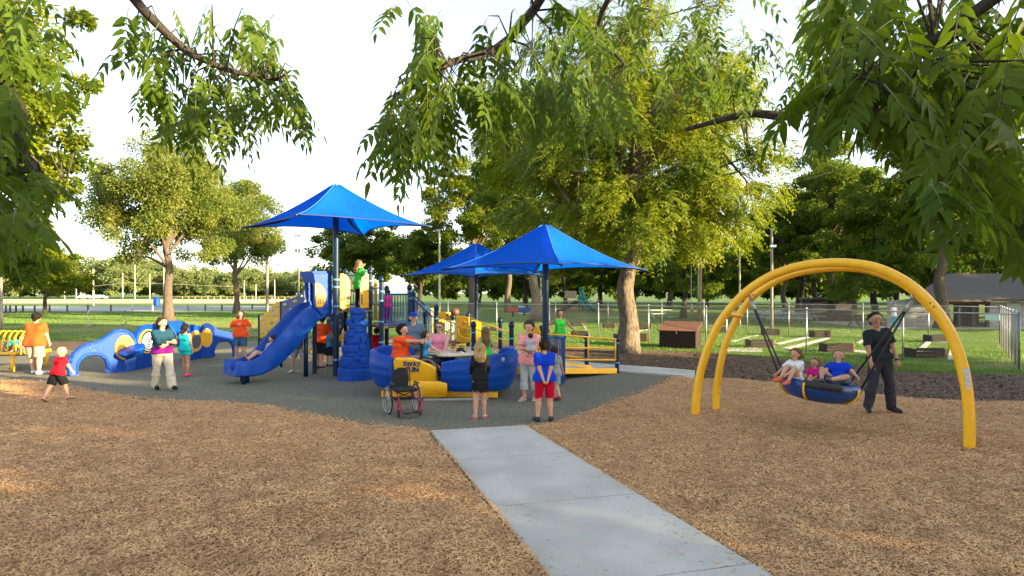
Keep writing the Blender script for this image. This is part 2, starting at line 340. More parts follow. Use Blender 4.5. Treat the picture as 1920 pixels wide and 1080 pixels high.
# ------------------------------------------------------------------ trees
def leafmat(name, c, c2, trans=.45, scale=.6):
    return mat(name, c, .55, c2, scale, trans=trans, spec=.18, detail=5)
LF = {'gold': leafmat('golden_leaves', (.20, .215, .045), (.12, .17, .035)),
      'spring': leafmat('yellow_green_leaves', (.19, .215, .012), (.08, .125, .012), .42),
      'mid': leafmat('mid_green_leaves', (.075, .125, .016), (.13, .165, .018)),
      'deep': leafmat('deep_green_leaves', (.065, .125, .018), (.16, .195, .020), .48),
      'far': leafmat('haze_tinted_leaves', (.15, .20, .075), (.22, .25, .09), .45, .15),  # leaf colour paled to stand in for distance haze
      'wal': leafmat('walnut_leaves', (.05, .095, .008), (.085, .13, .009), .42, 1.5)}
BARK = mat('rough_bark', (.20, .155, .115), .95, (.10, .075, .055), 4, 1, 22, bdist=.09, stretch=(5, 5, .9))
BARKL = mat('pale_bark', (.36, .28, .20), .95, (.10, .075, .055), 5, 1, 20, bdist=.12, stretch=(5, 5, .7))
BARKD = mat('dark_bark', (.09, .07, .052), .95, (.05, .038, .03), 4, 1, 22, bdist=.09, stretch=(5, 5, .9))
def nrm(a): return a/np.maximum(np.linalg.norm(a, axis=1, keepdims=True), 1e-9)
def leafquads(c, d, nrml, L, W):                 # diamond leaves with a slight fold
    d = nrm(d); s = nrm(np.cross(d, nrml)); n2 = np.cross(s, d)
    L = L[:, None]; W = W[:, None]
    V = np.stack([c, c+d*L*.45+s*W*.5+n2*W*.18, c+d*L, c+d*L*.45-s*W*.5+n2*W*.18], 1)
    return V.reshape(-1, 3)
def crown_shape(r, dirs, seed):                 # lobed radius multiplier
    q = np.random.default_rng(seed); o = np.ones(len(dirs))
    for _ in range(9):
        a = nrm(q.normal(size=(1, 3)))[0]; o += q.uniform(-.06, .17)*np.clip(dirs @ a, 0, 1)**6*2
    return o
def tree_geo(seed, H, tr, cz, rx, rz, nclump, nleaf, leaf, crad, strands=False, base=.0, nlimb=9, lean=0, split=.3, gap=0, sag=0, flat=.6, tmin=.3):
    q = np.random.default_rng(seed); rr = random.Random(seed)
    wood = MB()
    top = Vector((lean*H, 0, cz+rz*.45)); tp = []; trd = []
    for i in range(9):
        t = i/8; p = Vector((0, 0, -.1)).lerp(top, t)+Vector((rr.uniform(-1, 1), rr.uniform(-1, 1), 0))*tr*.8*min(1, t*3)*(1 if i < 8 else 0)
        tp.append(p); trd.append(tr*(1.45 if i == 0 else 1)*(1-t*.72))
    tp2 = smooth_path(tp, 3); trd2 = list(np.interp(np.linspace(0, 8, len(tp2)), range(9), trd)); trd2[1] = tr*1.18; trd2[2] = tr*1.07
    wood.tube(tp2, trd2, 12)
    d = nrm(q.normal(size=(nclump*3, 3))); d = d[(d[:, 2] > -.75)][:nclump]
    rad = q.uniform(.12, 1, len(d))**.55*crown_shape(1, d, seed)
    C = d*rad[:, None]*np.array([rx, rx, rz])+np.array([top.x, 0, cz]); C[:, 2] -= sag*(np.hypot(C[:, 0]-top.x, C[:, 1])/rx)**2*rz
    C = C[C[:, 2] > base]
    if gap: C = C[vnoise(C[:, 0]/rx*3+seed, C[:, 2]/rz*3+C[:, 1]/rx*2, seed) > -gap]
    # limbs: each goes to a cluster centre, clumps hang on the nearest limb
    limbs = []; pick = list(range(len(C))); rr.shuffle(pick)
    for k in pick[:nlimb]:
        e = Vector(C[k]); t0 = max(tmin, min(.85, (e.z-rz*split)/top.z*rr.uniform(.6, .9))); s = Vector((0, 0, 0)).lerp(top, t0)
        m = s.lerp(e, .5)+Vector((0, 0, (e-s).length*.10)); pts = smooth_path([s, s.lerp(m, .5)+Vector((rr.uniform(-.1, .1), rr.uniform(-.1, .1), .05))*(e-s).length*.3, m, e], 4)
        r0 = tr*(1-t0*.7)*.55; wood.tube(pts, [r0*(1-.85*i/(len(pts)-1)) for i in range(len(pts))], 8); limbs += pts
    LP = np.array([tuple(p) for p in limbs])
    for c in C:
        j = np.argmin(((LP-c)**2).sum(1)+2*np.maximum(0, LP[:, 2]-c[2])); a = Vector(LP[j]); b = Vector(c); L = (b-a).length
        if L < .15: continue
        m = a.lerp(b, .5)+Vector((rr.uniform(-.15, .15), rr.uniform(-.15, .15), rr.uniform(0, .2)))*L
        wood.tube([a, m, b], [tr*.13, tr*.09, tr*.035], 5)
    per = max(1, nleaf//len(C)); cs = np.repeat(C, per, axis=0); cr = np.repeat(q.uniform(.6, 1.25, len(C))*crad, per)
    ctr = np.array([top.x, 0, cz])
    if not strands:
        o = nrm(q.normal(size=cs.shape)); rd = q.uniform(0, 1, len(cs))**.4
        off = o*(rd*cr)[:, None]*np.array([1, 1, flat]); pos = cs+off
        out = nrm(pos-ctr); dd = nrm(out*.5+o*.6+q.normal(size=cs.shape)*.6+np.array([0, 0, -.35]))
        up = nrm(np.array([0, 0, 1.])+out*.5+q.normal(size=cs.shape)*.7)
        L = leaf*q.uniform(.6, 1.3, len(cs)); V = leafquads(pos, dd, up, L, L*.55)
    else:
        nl = 14; M = len(cs)//nl; i0 = q.integers(0, len(C), M); o = nrm(q.normal(size=(M, 3))); st = C[i0]+o*(q.uniform(.1, 1, M)**.5*crad)[:, None]*np.array([1, 1, .8])
        out = nrm(C[i0]-ctr+q.normal(size=(M, 3))*.6); dr = nrm(out*np.array([1, 1, .3])*.8+np.array([0, 0, -.25])+q.normal(size=(M, 3))*.35); Ls = q.uniform(.35, .75, M)
        t = np.tile((np.arange(nl)//2+1)/(nl/2), M); side = np.tile(np.where(np.arange(nl) % 2, 1., -1.), M)
        S = np.repeat(st, nl, 0); D = np.repeat(dr, nl, 0); LL = np.repeat(Ls, nl)
        pos = S+D*(t*LL)[:, None]; pos[:, 2] -= .55*(t*LL)**2
        dt = nrm(D-np.stack([0*t, 0*t, 1.1*t*LL], 1)); sd_ = nrm(np.cross(dt, np.array([[0, 0, 1.]])+q.normal(size=dt.shape)*.2))
        dd = nrm(dt*.6+sd_*side[:, None]*.9+np.array([0, 0, -.45])); up = nrm(np.cross(sd_, dt)*-1+q.normal(size=dt.shape)*.3)
        L = leaf*q.uniform(.75, 1.2, len(pos)); V = leafquads(pos, dd, up, L, L*.3)
    return wood, V
TREEN = {}
def tree(kind, name, loc, label, cat, group, scale=1, rz=0, sx=1, bark=None, leafm=None, src={}):
    t = thing(name, loc, label, cat, group); t.scale = (scale*sx, scale*sx, scale); t.rotation_euler = (0, 0, rz)
    wood, V, lm, bk = TREEKINDS[kind]
    key = (kind, (leafm or lm), (bark or bk).name)
    if key not in TREEN:
        w_ = wood.build('trunk', bark or bk, None, smooth=True, fix=False); c_ = npmesh('crown', V, np.arange(len(V)).reshape(-1, 4), LF[leafm or lm])
        TREEN[key] = (w_, c_)
    else:
        w_, c_ = [o.copy() for o in TREEN[key]]; scn.collection.objects.link(w_); scn.collection.objects.link(c_)
    w_.parent = t; c_.parent = t
    return t
TREEKINDS = {
 'gold': (*tree_geo(11, 15, .36, 9.2, 5.8, 5.8, 210, 90000, .20, 1.0, base=3.0, nlimb=14, gap=.7, flat=.85, tmin=.36), 'gold', BARK),
 'gold2': (*tree_geo(12, 14, .33, 9.2, 4.0, 5.8, 140, 52000, .24, 1.0, base=3.0, nlimb=12, gap=.8, flat=.85, tmin=.36), 'gold', BARK),
 'round': (*tree_geo(13, 11, .3, 6.6, 4.6, 4.4, 90, 30000, .30, 1.0, base=1.6, nlimb=10, gap=.8), 'mid', BARKD),
 'tall': (*tree_geo(14, 18, .42, 11.5, 5.2, 7.2, 130, 42000, .30, 1.1, base=2.6, nlimb=14, gap=.6), 'mid', BARK),
 'dense': (*tree_geo(15, 17, .42, 9.6, 5.8, 8.2, 150, 42000, .34, 1.2, base=1.5, nlimb=10, gap=1.05), 'deep', BARKD),
 'low': (*tree_geo(17, 5, .13, 3.1, 2.6, 2.0, 60, 16000, .20, .6, base=1.1, nlimb=8, gap=.9), 'spring', BARKD),
 'far': (*tree_geo(18, 10, .3, 5.6, 6.5, 5.2, 60, 9000, .75, 1.7, base=.2, nlimb=5, gap=9), 'far', BARKD),
}
# left side
TG = 'trees on the lawn left of the playground'
tree('tall', 'tree', (-21.5, 23.5, 0), 'large yellow green tree filling the upper left edge behind the hanging branch', 'tree', TG, .78, 0.3, 1.0, leafm='spring')
p = G(83, 588); tree('low', 'tree', p, 'small round maple with yellow and green leaves beside the far road, left', 'tree', TG, 1.45, 1.0, 1.1)
tree('low', 'tree', gp(-20, 52), 'low dark green bushy tree cut by the left edge of the view', 'tree', TG, 1.9, 2.0, 1.0, leafm='mid')
tree('gold', 'tree', G(316, 603), 'wide tree with thin golden crown and clear trunk behind the blue crawl wall', 'tree', TG, .98, 2.6, 1.0)
tree('gold2', 'tree', G(443, 588), 'narrower golden tree with warm lit bark right of the wide golden tree', 'tree', TG, .98, 1.9, .98)
TB = 'trees behind the play tower'
tree('round', 'tree', gp(672, 78), 'round green tree under the tall blue shade, left of the pair', 'tree', TB, 1.12, .4, 1.12, leafm='mid')
tree('round', 'tree', gp(786, 70), 'round green tree right of its twin, beside the white pole', 'tree', TB, .98, 2.1, 1.0, leafm='mid')
tree('tall', 'tree', gp(884, 62), 'tall loose tree with yellow lit leaves just right of the white pole', 'tree', TB, .92, 4.0, .95, leafm='spring')
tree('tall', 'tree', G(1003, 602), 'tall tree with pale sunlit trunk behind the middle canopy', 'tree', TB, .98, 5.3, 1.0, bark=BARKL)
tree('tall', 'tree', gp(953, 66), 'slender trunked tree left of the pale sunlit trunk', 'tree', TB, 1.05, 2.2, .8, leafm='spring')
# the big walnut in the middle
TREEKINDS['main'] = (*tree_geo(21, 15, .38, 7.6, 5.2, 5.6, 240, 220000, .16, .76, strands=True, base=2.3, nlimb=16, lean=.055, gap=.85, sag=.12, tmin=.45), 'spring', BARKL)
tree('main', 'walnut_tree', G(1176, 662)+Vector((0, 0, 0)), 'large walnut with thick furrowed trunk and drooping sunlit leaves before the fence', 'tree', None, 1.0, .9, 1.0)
# right side and behind
TR_ = 'trees in the park beyond the fence'
for px, d, k, s, rz, lf, lab in [
 (1281, 52, 'dense', .62, .2, None, 'dark tree with bare lower trunk behind the brown storage box'),
 (1500, 62, 'round', 1.3, 1.4, 'spring', 'yellow lit tree with short trunk left of centre beneath the swing arch'),
 (1556, 48, 'tall', .80, 2.2, 'mid', 'tall green tree above the top of the yellow swing arch'),
 (1643, 42, 'dense', .60, 3.0, None, 'dark green tree with slim leaning trunk left of the stone pavilion'),
 (1765, 36.5, 'tall', .82, 4.6, 'mid', 'large tree with sunlit furrowed trunk in front of the pavilion roof'),
 (1528, 56, 'low', 1.9, 4.0, 'spring', 'low bushy yellow green tree glowing beneath the arch crown'),
 (1470, 50, 'tall', .58, 5.1, 'mid', 'tall open crowned tree behind the grey light pole'),
 (1900, 52, 'dense', .85, 1.0, None, 'dark tree standing behind the pavilion roof at the right edge')]:
    tree(k, 'tree', gp(px, d), lab, 'tree', TR_, s, rz, 1.0, leafm=lf, bark=BARK if px == 1765 else None)
# backing row, further off
rr = random.Random(4)
spots = [(1060, 84), (1125, 92), (1190, 86), (1255, 80), (1325, 90), (1395, 82), (1450, 92), (1530, 84), (1600, 74), (1680, 82), (1750, 70), (1830, 76), (1910, 68), (1990, 76), (900, 96), (985, 90)]
names = ['behind the pale trunk', 'behind the green far slide', 'just left of the big walnut trunk', 'behind the big walnut on its right', 'behind the brown wooden pole', 'between the two thin poles', 'behind the grey light pole', 'under the left curve of the arch', 'behind the arch crown', 'left of the pavilion roof ridge', 'behind the sunlit park trunk', 'over the pavilion roof middle', 'over the pavilion roof at the frame edge', 'just outside the right frame edge', 'behind the white pole, far off', 'far behind the middle canopy']
for (px, d), nm in zip(spots, names):
    tree('dense' if rr.random() < .7 else 'round', 'tree', gp(px, d), 'distant dark park tree '+nm, 'tree', 'distant dark park trees', (.55 if 1380 < px < 1470 else rr.uniform(.8, 1.0)), rr.uniform(0, 6), rr.uniform(.9, 1.15))
# far hedge line at left: one mass
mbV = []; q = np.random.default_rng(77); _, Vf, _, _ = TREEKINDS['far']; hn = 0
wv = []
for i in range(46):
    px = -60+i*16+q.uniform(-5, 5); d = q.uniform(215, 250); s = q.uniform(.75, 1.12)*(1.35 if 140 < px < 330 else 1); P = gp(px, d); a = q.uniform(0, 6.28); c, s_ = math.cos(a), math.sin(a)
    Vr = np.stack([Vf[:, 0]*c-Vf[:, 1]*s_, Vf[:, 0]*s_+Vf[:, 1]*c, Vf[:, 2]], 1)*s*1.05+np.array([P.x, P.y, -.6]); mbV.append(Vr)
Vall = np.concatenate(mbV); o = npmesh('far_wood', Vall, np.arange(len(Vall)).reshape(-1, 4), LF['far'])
tag(o, 'line of woods tinted pale for haze along the horizon beyond the ball field', 'woods', kind='stuff')
mbV = []
for i in range(26):
    px = 820+i*48+q.uniform(-10, 10); d = q.uniform(105, 125); P = gp(px, d); a = q.uniform(0, 6.28); c, s_ = math.cos(a), math.sin(a)
    Vr = np.stack([Vf[:, 0]*c-Vf[:, 1]*s_, Vf[:, 0]*s_+Vf[:, 1]*c, Vf[:, 2]], 1)*q.uniform(.8, 1.1)+np.array([P.x, P.y, -.3]); mbV.append(Vr)
Vall = np.concatenate(mbV); o = npmesh('park_wood', Vall, np.arange(len(Vall)).reshape(-1, 4), LF['deep'])
tag(o, 'dark wood closing the park behind the fence and pavilion', 'woods', kind='stuff')
# unseen trees added right of the view to shade the playground and pavilion
for i, (x, y, s) in enumerate([(20, 3.5, .55), (25, -3, .62), (26, 9.0, .46), (19, -7, .72), (32, 4, .62), (11, -8, .7), (43, 33, .7), (52, 39, .7), (40, 6, .6), (40, -2, .8)]):
    tree('dense' if y != -7 else 'gold2', 'tree', (x, y, -1.6*s), 'broad unseen tree added off to the right to cast shade', 'tree', 'added shade trees right of the playground', s, i*1.3, 1.25, leafm='deep')
# ------------------------------------------------------------------ walnut boughs over the camera
def pinnate(V, T, base, d, L, n, leaf, q, sagk=.5):
    d = d.normalized(); side0 = d.cross(Vector((0, 0, 1)))
    if side0.length < .1: side0 = Vector((1, 0, 0))
    side0.normalize(); side0 = Matrix.Rotation(q.uniform(-.9, .9), 3, d) @ side0
    pts = []
    for i in range(7):
        t = i/6*L; pts.append(base+d*t+Vector((0, 0, -sagk*t*t/L*.8)))
    T.tube(pts, [.0028-.0018*i/6 for i in range(7)], 4, caps=False)
    for k in range(n+1):
        t = .2+.8*(k//2)/max(1, n//2) if k < n else 1
        f = min(t, .999)*6; i = int(f); p = pts[i].lerp(pts[i+1], f-i); tg = (pts[i+1]-pts[i]).normalized()
        s = 0 if k == n else (1 if k % 2 else -1)
        dd = (tg*(.55 if s else 1)+side0*s*.85+Vector((q.uniform(-.18, .18), q.uniform(-.18, .18), q.uniform(-.55, -.1)))).normalized()
        nr = side0.cross(tg)+Vector((q.uniform(-.4, .4), q.uniform(-.4, .4), q.uniform(-.2, .2))); sd_ = dd.cross(nr).normalized(); up = sd_.cross(dd)
        l = leaf*q.uniform(.75, 1.15)*(1-.3*abs(t-.55)); wv_ = l*.17
        cur = q.uniform(.05, .28)*l
        mid = [p+dd*l*u-Vector((0, 0, cur*u*u))  for u in (0, .28, .62, 1)]
        o1 = sd_*wv_+up*wv_*.35; b = len(V)
        V += [mid[0], mid[1]+o1, mid[1], mid[1]-sd_*wv_+up*wv_*.35, mid[2]+sd_*wv_*.78+up*wv_*.25, mid[2], mid[2]-sd_*wv_*.78+up*wv_*.25, mid[3]]
def bough(limbs, sprays, mname, q):
    pass
WFACES = [(0, 1, 2), (0, 2, 3), (1, 4, 5), (1, 5, 2), (2, 5, 6), (2, 6, 3), (4, 7, 5), (5, 7, 6)]
def foreground_tree(name, loc, label, trunk_r, specs, seed):
    q = random.Random(seed); t = thing(name, loc, label, 'tree', None); W_ = MB(); V = []; T = MB(); L0 = Vector(loc)
    top = Vector((loc[0], loc[1], 4.3)); W_.tube(smooth_path([Vector((loc[0], loc[1], -.1)), Vector((loc[0]+.1, loc[1], 1.5)), Vector((loc[0]-.05, loc[1]+.1, 3)), top], 4), [trunk_r*(1.3-.5*i/12) for i in range(13)], 14)
    for limb, rad, sprs in specs:
        pts = smooth_path([top]+[Vector(p) for p in limb], 5); W_.tube(pts, [rad*(1-.8*i/(len(pts)-1))+.004 for i in range(len(pts))], 8)
        for (px0, py0, px1, py1, d0, d1, n, Ll, leaf, drift) in sprs:
            for i in range(n):
                px = q.uniform(px0, px1); py = q.uniform(py0, py1); d = q.uniform(d0, d1); b = at(px, py, d)
                j = min(pts, key=lambda p_: (p_-b).length); 
                if q.random() < .5 and (j-b).length < .5: W_.tube([j, j.lerp(b, .5)+Vector((0, 0, .08)), b], [.009, .006, .003], 4, caps=False)
                dv = Vector((drift[0]+q.uniform(-.6, .6), q.uniform(-.7, .7), drift[1]+q.uniform(-.35, .35)))
                pinnate(V, T, b, dv, Ll*q.uniform(.75, 1.15), q.choice((10, 12, 14)), leaf, q)
    W_.build('trunk', BARKD, t, smooth=True, fix=False)
    Vn = np.array([tuple(v-L0) for v in V]); nl = len(V)//8
    Fn = (np.arange(nl)[:, None, None]*8+np.array(WFACES)[None]).reshape(-1, 3); 
    tv = np.array([(v[0]-L0.x, v[1]-L0.y, v[2]-L0.z) for v in T.v]); tf = np.array([q_ for f_ in T.f for q_ in ((f_[0], f_[1], f_[2]), (f_[0], f_[2], f_[3]))])+len(Vn)
    o = npmesh('crown', np.concatenate([Vn, tv]), np.concatenate([Fn, tf]), LF['wal'], t, k=3); o.data.materials.append(mat('green_stem', (.10, .13, .04), .6))
    o.data.polygons.foreach_set('material_index', np.concatenate([np.zeros(len(Fn), np.int32), np.ones(len(tf), np.int32)]))
    return t
# spray rows: px0,py0,px1,py1, d0,d1, n, rachis length, leaflet length, drift(x,z)
foreground_tree('walnut_tree', (-3.6, -1.6, 0), 'near walnut whose dark leafy bough hangs in at the upper left corner', .19, [
  ([(-3.6, .6, 5), tuple(at(-60, 90, 3.4)), tuple(at(40, 280, 3.6)), tuple(at(105, 365, 3.7))], .06, [
    (-90, 150, 20, 300, 3.0, 4.2, 62, .26, .10, (.2, -.6)), (-70, 300, 50, 410, 3.0, 4.0, 34, .26, .10, (.5, -.5)), (50, 320, 100, 370, 3.2, 3.8, 6, .22, .09, (1, -.4)),
    (-60, 390, 50, 440, 2.2, 2.6, 5, .16, .10, (.6, -.3)), (-90, -60, 120, 130, 3.0, 4.6, 34, .3, .095, (.3, -.5))]),
  ([(-3, 2, 5.2), tuple(at(270, 20, 4.2)), tuple(at(400, 120, 4.4)), tuple(at(520, 150, 4.5))], .05, [
    (270, 140, 550, 180, 4.0, 5.2, 60, .34, .095, (.15, -.6)), (300, 180, 460, 225, 4.0, 5.0, 26, .30, .085, (.1, -.6)), (240, 0, 560, 140, 4.0, 5.2, 40, .36, .12, (.1, -.6))])], 3)
foreground_tree('walnut_tree', (3.4, -2.2, 0), 'near walnut whose boughs hang across the top centre and right of the view', .24, [
  ([(1.5, 1.2, 5.2), tuple(at(1000, 20, 4.0)), tuple(at(840, 120, 3.8)), tuple(at(740, 180, 3.7))], .045, [
    (725, 150, 850, 215, 3.2, 4.4, 44, .30, .085, (-.2, -.7)), (715, 215, 790, 270, 3.2, 4.0, 15, .26, .10, (-.25, -.7)), (830, 140, 960, 175, 3.4, 4.4, 24, .30, .095, (.2, -.6)),
    (940, 120, 1120, 170, 3.6, 5.0, 26, .30, .095, (.1, -.7)), (720, -20, 1120, 140, 3.2, 5.0, 55, .36, .12, (0, -.6))]),
  ([(1.8, 2.0, 5.5), tuple(at(1130, 20, 5.6)), tuple(at(1170, 120, 5.8))], .05, [
    (1060, 150, 1190, 220, 5.0, 6.5, 22, .36, .09, (.0, -.9)), (1060, -20, 1330, 150, 4.6, 6.5, 36, .4, .095, (.0, -.7))]),
  ([(3.2, 2.6, 5), tuple(at(1560, 130, 6.2)), tuple(at(1490, 212, 6.3)), tuple(at(1400, 214, 6.5)), tuple(at(1285, 243, 6.8))], .10, [
    (1300, 120, 1520, 180, 5.8, 7.2, 30, .3, .10, (0, -.5)), (1250, -20, 1540, 120, 5, 7, 34, .36, .095, (0, -.6))]),
  ([(3.0, .4, 4.3), tuple(at(1750, 80, 2.5)), tuple(at(1700, 190, 2.4)), tuple(at(1600, 220, 2.3))], .035, [
    (1530, 130, 1640, 190, 2.0, 2.8, 20, .18, .095, (-.5, -.35)), (1640, 110, 1960, 215, 1.9, 2.9, 66, .20, .085, (-.1, -.5)), (1740, 215, 1960, 310, 1.8, 2.6, 34, .18, .085, (.0, -.5)),
    (1740, 330, 1790, 400, 1.7, 1.9, 5, .12, .095, (.1, -.6)), (1820, 320, 1980, 400, 1.8, 2.4, 20, .17, .085, (.2, -.5)), (1880, 400, 1960, 440, 1.9, 2.3, 5, .14, .10, (.3, -.6)), (1540, -80, 2000, 140, 2.0, 3.2, 95, .28, .10, (0, -.5))])], 8)
# ------------------------------------------------------------------ fences
def chain_fence(A_pts, h, label, sp=.085, wr=.0017, posts=True, group=None, mesh=True, postr=.028, col=None):
    P = [Vector(p) for p in A_pts]; t = thing('chain_link_fence', P[0], label, 'fence', group); m = col or STEEL
    for p in P: MB().tube([p+Vector((0, 0, -.05)), p+Vector((0, 0, h+.03))], postr, 10).ball(p+Vector((0, 0, h+.03)), postr*1.15, 8).build('post', m, t, smooth=True)
    r = MB(); r.tube([p+Vector((0, 0, h-.02)) for p in P], .02, 8); r.build('top_rail', m, t, smooth=True)
    if mesh:
        w_ = MB(); vs = []; fs = []
        for a, b in zip(P[:-1], P[1:]):
            L = (b-a).length; u = (b-a)/L; n = Vector((u.y, -u.x, 0)); hh = h-.05
            for sgn in (1, -1):
                k = -hh
                while k < L:
                    s0, s1 = max(0, -k), min(hh, L-k)
                    if s1 > s0+.02:
                        if sgn > 0: p0 = a+u*(k+s0)+Vector((0, 0, .03+s0)); p1 = a+u*(k+s1)+Vector((0, 0, .03+s1))
                        else: p0 = a+u*(k+s0)+Vector((0, 0, .03+hh-s0)); p1 = a+u*(k+s1)+Vector((0, 0, .03+hh-s1))
                        d = (p1-p0).normalized(); x = d.cross(n)*wr; o = n*(.003*sgn)
                        i = len(vs)
                        vs += [p0+x+o, p0-x+o, p0+n*wr*1.4+o, p1+x+o, p1-x+o, p1+n*wr*1.4+o]
                        fs += [(i, i+1, i+4, i+3), (i+1, i+2, i+5, i+4), (i+2, i, i+3, i+5)]
                    k += sp
        w_.add(vs, fs); w_.build('wire_mesh', mat('dull_wire', (.16, .165, .17), .6, metal=.5), t, fix=False)
    return t
fr = [G(760, 618), G(840, 622), G(931, 627), G(1030, 629), G(1122, 632), G(1216, 640), G(1324, 649), G(1362, 652), G(1512, 662), G(1693, 676.5), G(1911, 695)]
chain_fence(fr, 1.66, 'long front chain link fence between the mulch bed and horseshoe courts')
bk = [G(1042, 605), G(1140, 606.5), G(1241, 610), G(1320, 616), G(1401, 622), G(1479, 627), G(1618, 633), G(1741, 638), G(1875, 646)]
tb = chain_fence(bk, 1.66, 'back chain link fence behind the horseshoe courts carrying a pale sign', wr=.0022)
sgn = MB(); pl = Plane(bk[-2], bk[-1]); u0, z1 = pl.uz(1848, 587.5); u1, z0 = pl.uz(1875, 601)
sgn.prism(pl, [(u0, z0), (u1, z0), (u1, z1), (u0, z1)], .02, .05)
o = sgn.build('fence_sign', mat('pale_sign', (.50, .66, .62), .5, (.46, .62, .58)), tb)
A, B = fr[-1], bk[-1]
chain_fence([A.lerp(B, i/7) for i in range(8)]+[], 1.66, 'side chain link fence running back from the corner post at right')
# ------------------------------------------------------------------ horseshoe courts
CG = 'horseshoe pit backstops'
pits = [(1073, 603, 1091, 612, 'far small backstop by the green slide playground, left of the walnut trunk'), (1134, 606, 1152, 616, 'far backstop half hidden behind the left side of the walnut trunk'),
 (1198, 607, 1220, 618, 'far backstop just right of the walnut trunk, beside a fence post'), (1075, 620, 1102, 632, 'near backstop behind the girl leaning on the yellow ramp rail'), (1183, 625, 1212, 641, 'near backstop with light wood end between the walnut and the storage box'),
 (1349, 613, 1372, 625, 'far backstop seen between the two yellow arch tubes'), (1437, 616, 1460, 629, 'far backstop behind the left swing ropes near the grey light pole'), (1410, 636, 1449, 653, 'near backstop crossed by the left swing ropes'),
 (1529, 619, 1557, 633, 'far backstop in the middle of the arch opening'), (1553, 643, 1599, 661, 'near backstop above the head of the laughing boy in the swing'), (920, 613, 932, 621, 'small backstop seen over the sway ride ramp rail'),
 (1749, 627, 1784, 642, 'far backstop at the end of the concrete court right of the man'), (1718, 652, 1770, 672, 'near backstop between two concrete strips right of the man'), (1156, 625, 1166, 637, 'sliver of backstop at the left foot of the walnut')]
for x0, y0, x1, y1, lab in pits:
    d = F*CH/(y1-HY); a, b = gp(x0, d), gp(x1, d*1.0); hgt = Z(y0, d)
    t = thing('horseshoe_backstop', (a+b)/2, 'dark wooden horseshoe pit, '+lab if len(lab.split()) < 13 else lab, 'backstop', CG)
    m = MB(); w_ = (b-a).length; c = (a+b)/2
    for k in range(3): m.box(c+Vector((0, 0, hgt*(k+.5)/3)), (w_, .05, hgt/3-.012))
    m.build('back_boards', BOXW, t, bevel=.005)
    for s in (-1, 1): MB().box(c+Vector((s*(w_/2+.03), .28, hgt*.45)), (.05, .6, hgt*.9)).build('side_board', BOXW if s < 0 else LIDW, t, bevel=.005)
    MB().tube([c+Vector((0, .5, -.02)), c+Vector((0, .47, hgt*.8))], .014, 8).build('stake', STEEL, t)
    MB().box(c+Vector((0, .35, .02)), (w_*.95, .6, .04)).build('sand_pit', mat('pit_sand', (.25, .22, .17), .95, None, 20, .5, 60), t)
k = 0
for pts in ([(1705, 669), (1716, 671), (1746, 642), (1737, 641)], [(1776, 675), (1795, 675), (1797, 645), (1784, 643)], [(1738, 641), (1746, 642), (1786, 644), (1786, 641.5)], [(1352, 659), (1430, 661), (1427, 654), (1360, 653)],
            [(1452, 645), (1460, 646), (1518, 633), (1510, 632)], [(1466, 654), (1480, 655), (1556, 635), (1548, 634)], [(1543, 659), (1552, 660), (1557, 652), (1549, 652)], [(1600, 661), (1622, 663), (1628, 659), (1602, 657)], [(1604, 644), (1612, 645), (1625, 637), (1618, 636.5)],
            [(1368, 640), (1376, 641), (1424, 629), (1418, 628.5)], [(1240, 641), (1246, 641), (1262, 622), (1257, 622)], [(1102, 634), (1108, 634), (1098, 612), (1094, 612)], [(1190, 622), (1196, 622), (1216, 619), (1212, 618)]):
    sheet('court_path', gpoly(pts), .03, CONC, .03)
# ------------------------------------------------------------------ storage box
A = G(1236, 651.5); B = G(1304.5, 654.5); pl = Plane(A, B); w_ = (B-A).length; dep = 1.25; hh = Z(620, A.y); 
t = thing('storage_box', (A+B)/2, 'big brown wooden storage box with sloped hinged lid by the front fence', 'storage box')
n = -Vector((pl.n.x, pl.n.y, 0)); up = Vector((0, 0, 1)); hb = hh+.30
Q = [A, B, B+n*dep, A+n*dep]; T4 = [A+up*hh, B+up*hh, B+n*dep+up*hb, A+n*dep+up*hb]
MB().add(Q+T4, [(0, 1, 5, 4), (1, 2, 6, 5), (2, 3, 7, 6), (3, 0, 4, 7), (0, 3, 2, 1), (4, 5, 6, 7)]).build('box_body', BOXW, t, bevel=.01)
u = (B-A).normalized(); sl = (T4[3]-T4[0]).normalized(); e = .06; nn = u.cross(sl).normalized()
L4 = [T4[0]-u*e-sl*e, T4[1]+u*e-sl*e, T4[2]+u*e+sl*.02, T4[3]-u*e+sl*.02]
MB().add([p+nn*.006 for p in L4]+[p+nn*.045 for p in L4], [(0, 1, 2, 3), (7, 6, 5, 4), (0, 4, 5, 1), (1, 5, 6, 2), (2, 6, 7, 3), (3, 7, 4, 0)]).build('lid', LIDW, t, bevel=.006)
MB().box(A.lerp(B, .48)+up*(hh-.05)-n*.015, (.05, .02, .12)).build('hasp', STEEL, t)
for k in (.25, .72): MB().box(A.lerp(B, k)+up*(hh-.0)-n*.012, (.16, .015, .03)).build('hinge', LIDW, t)
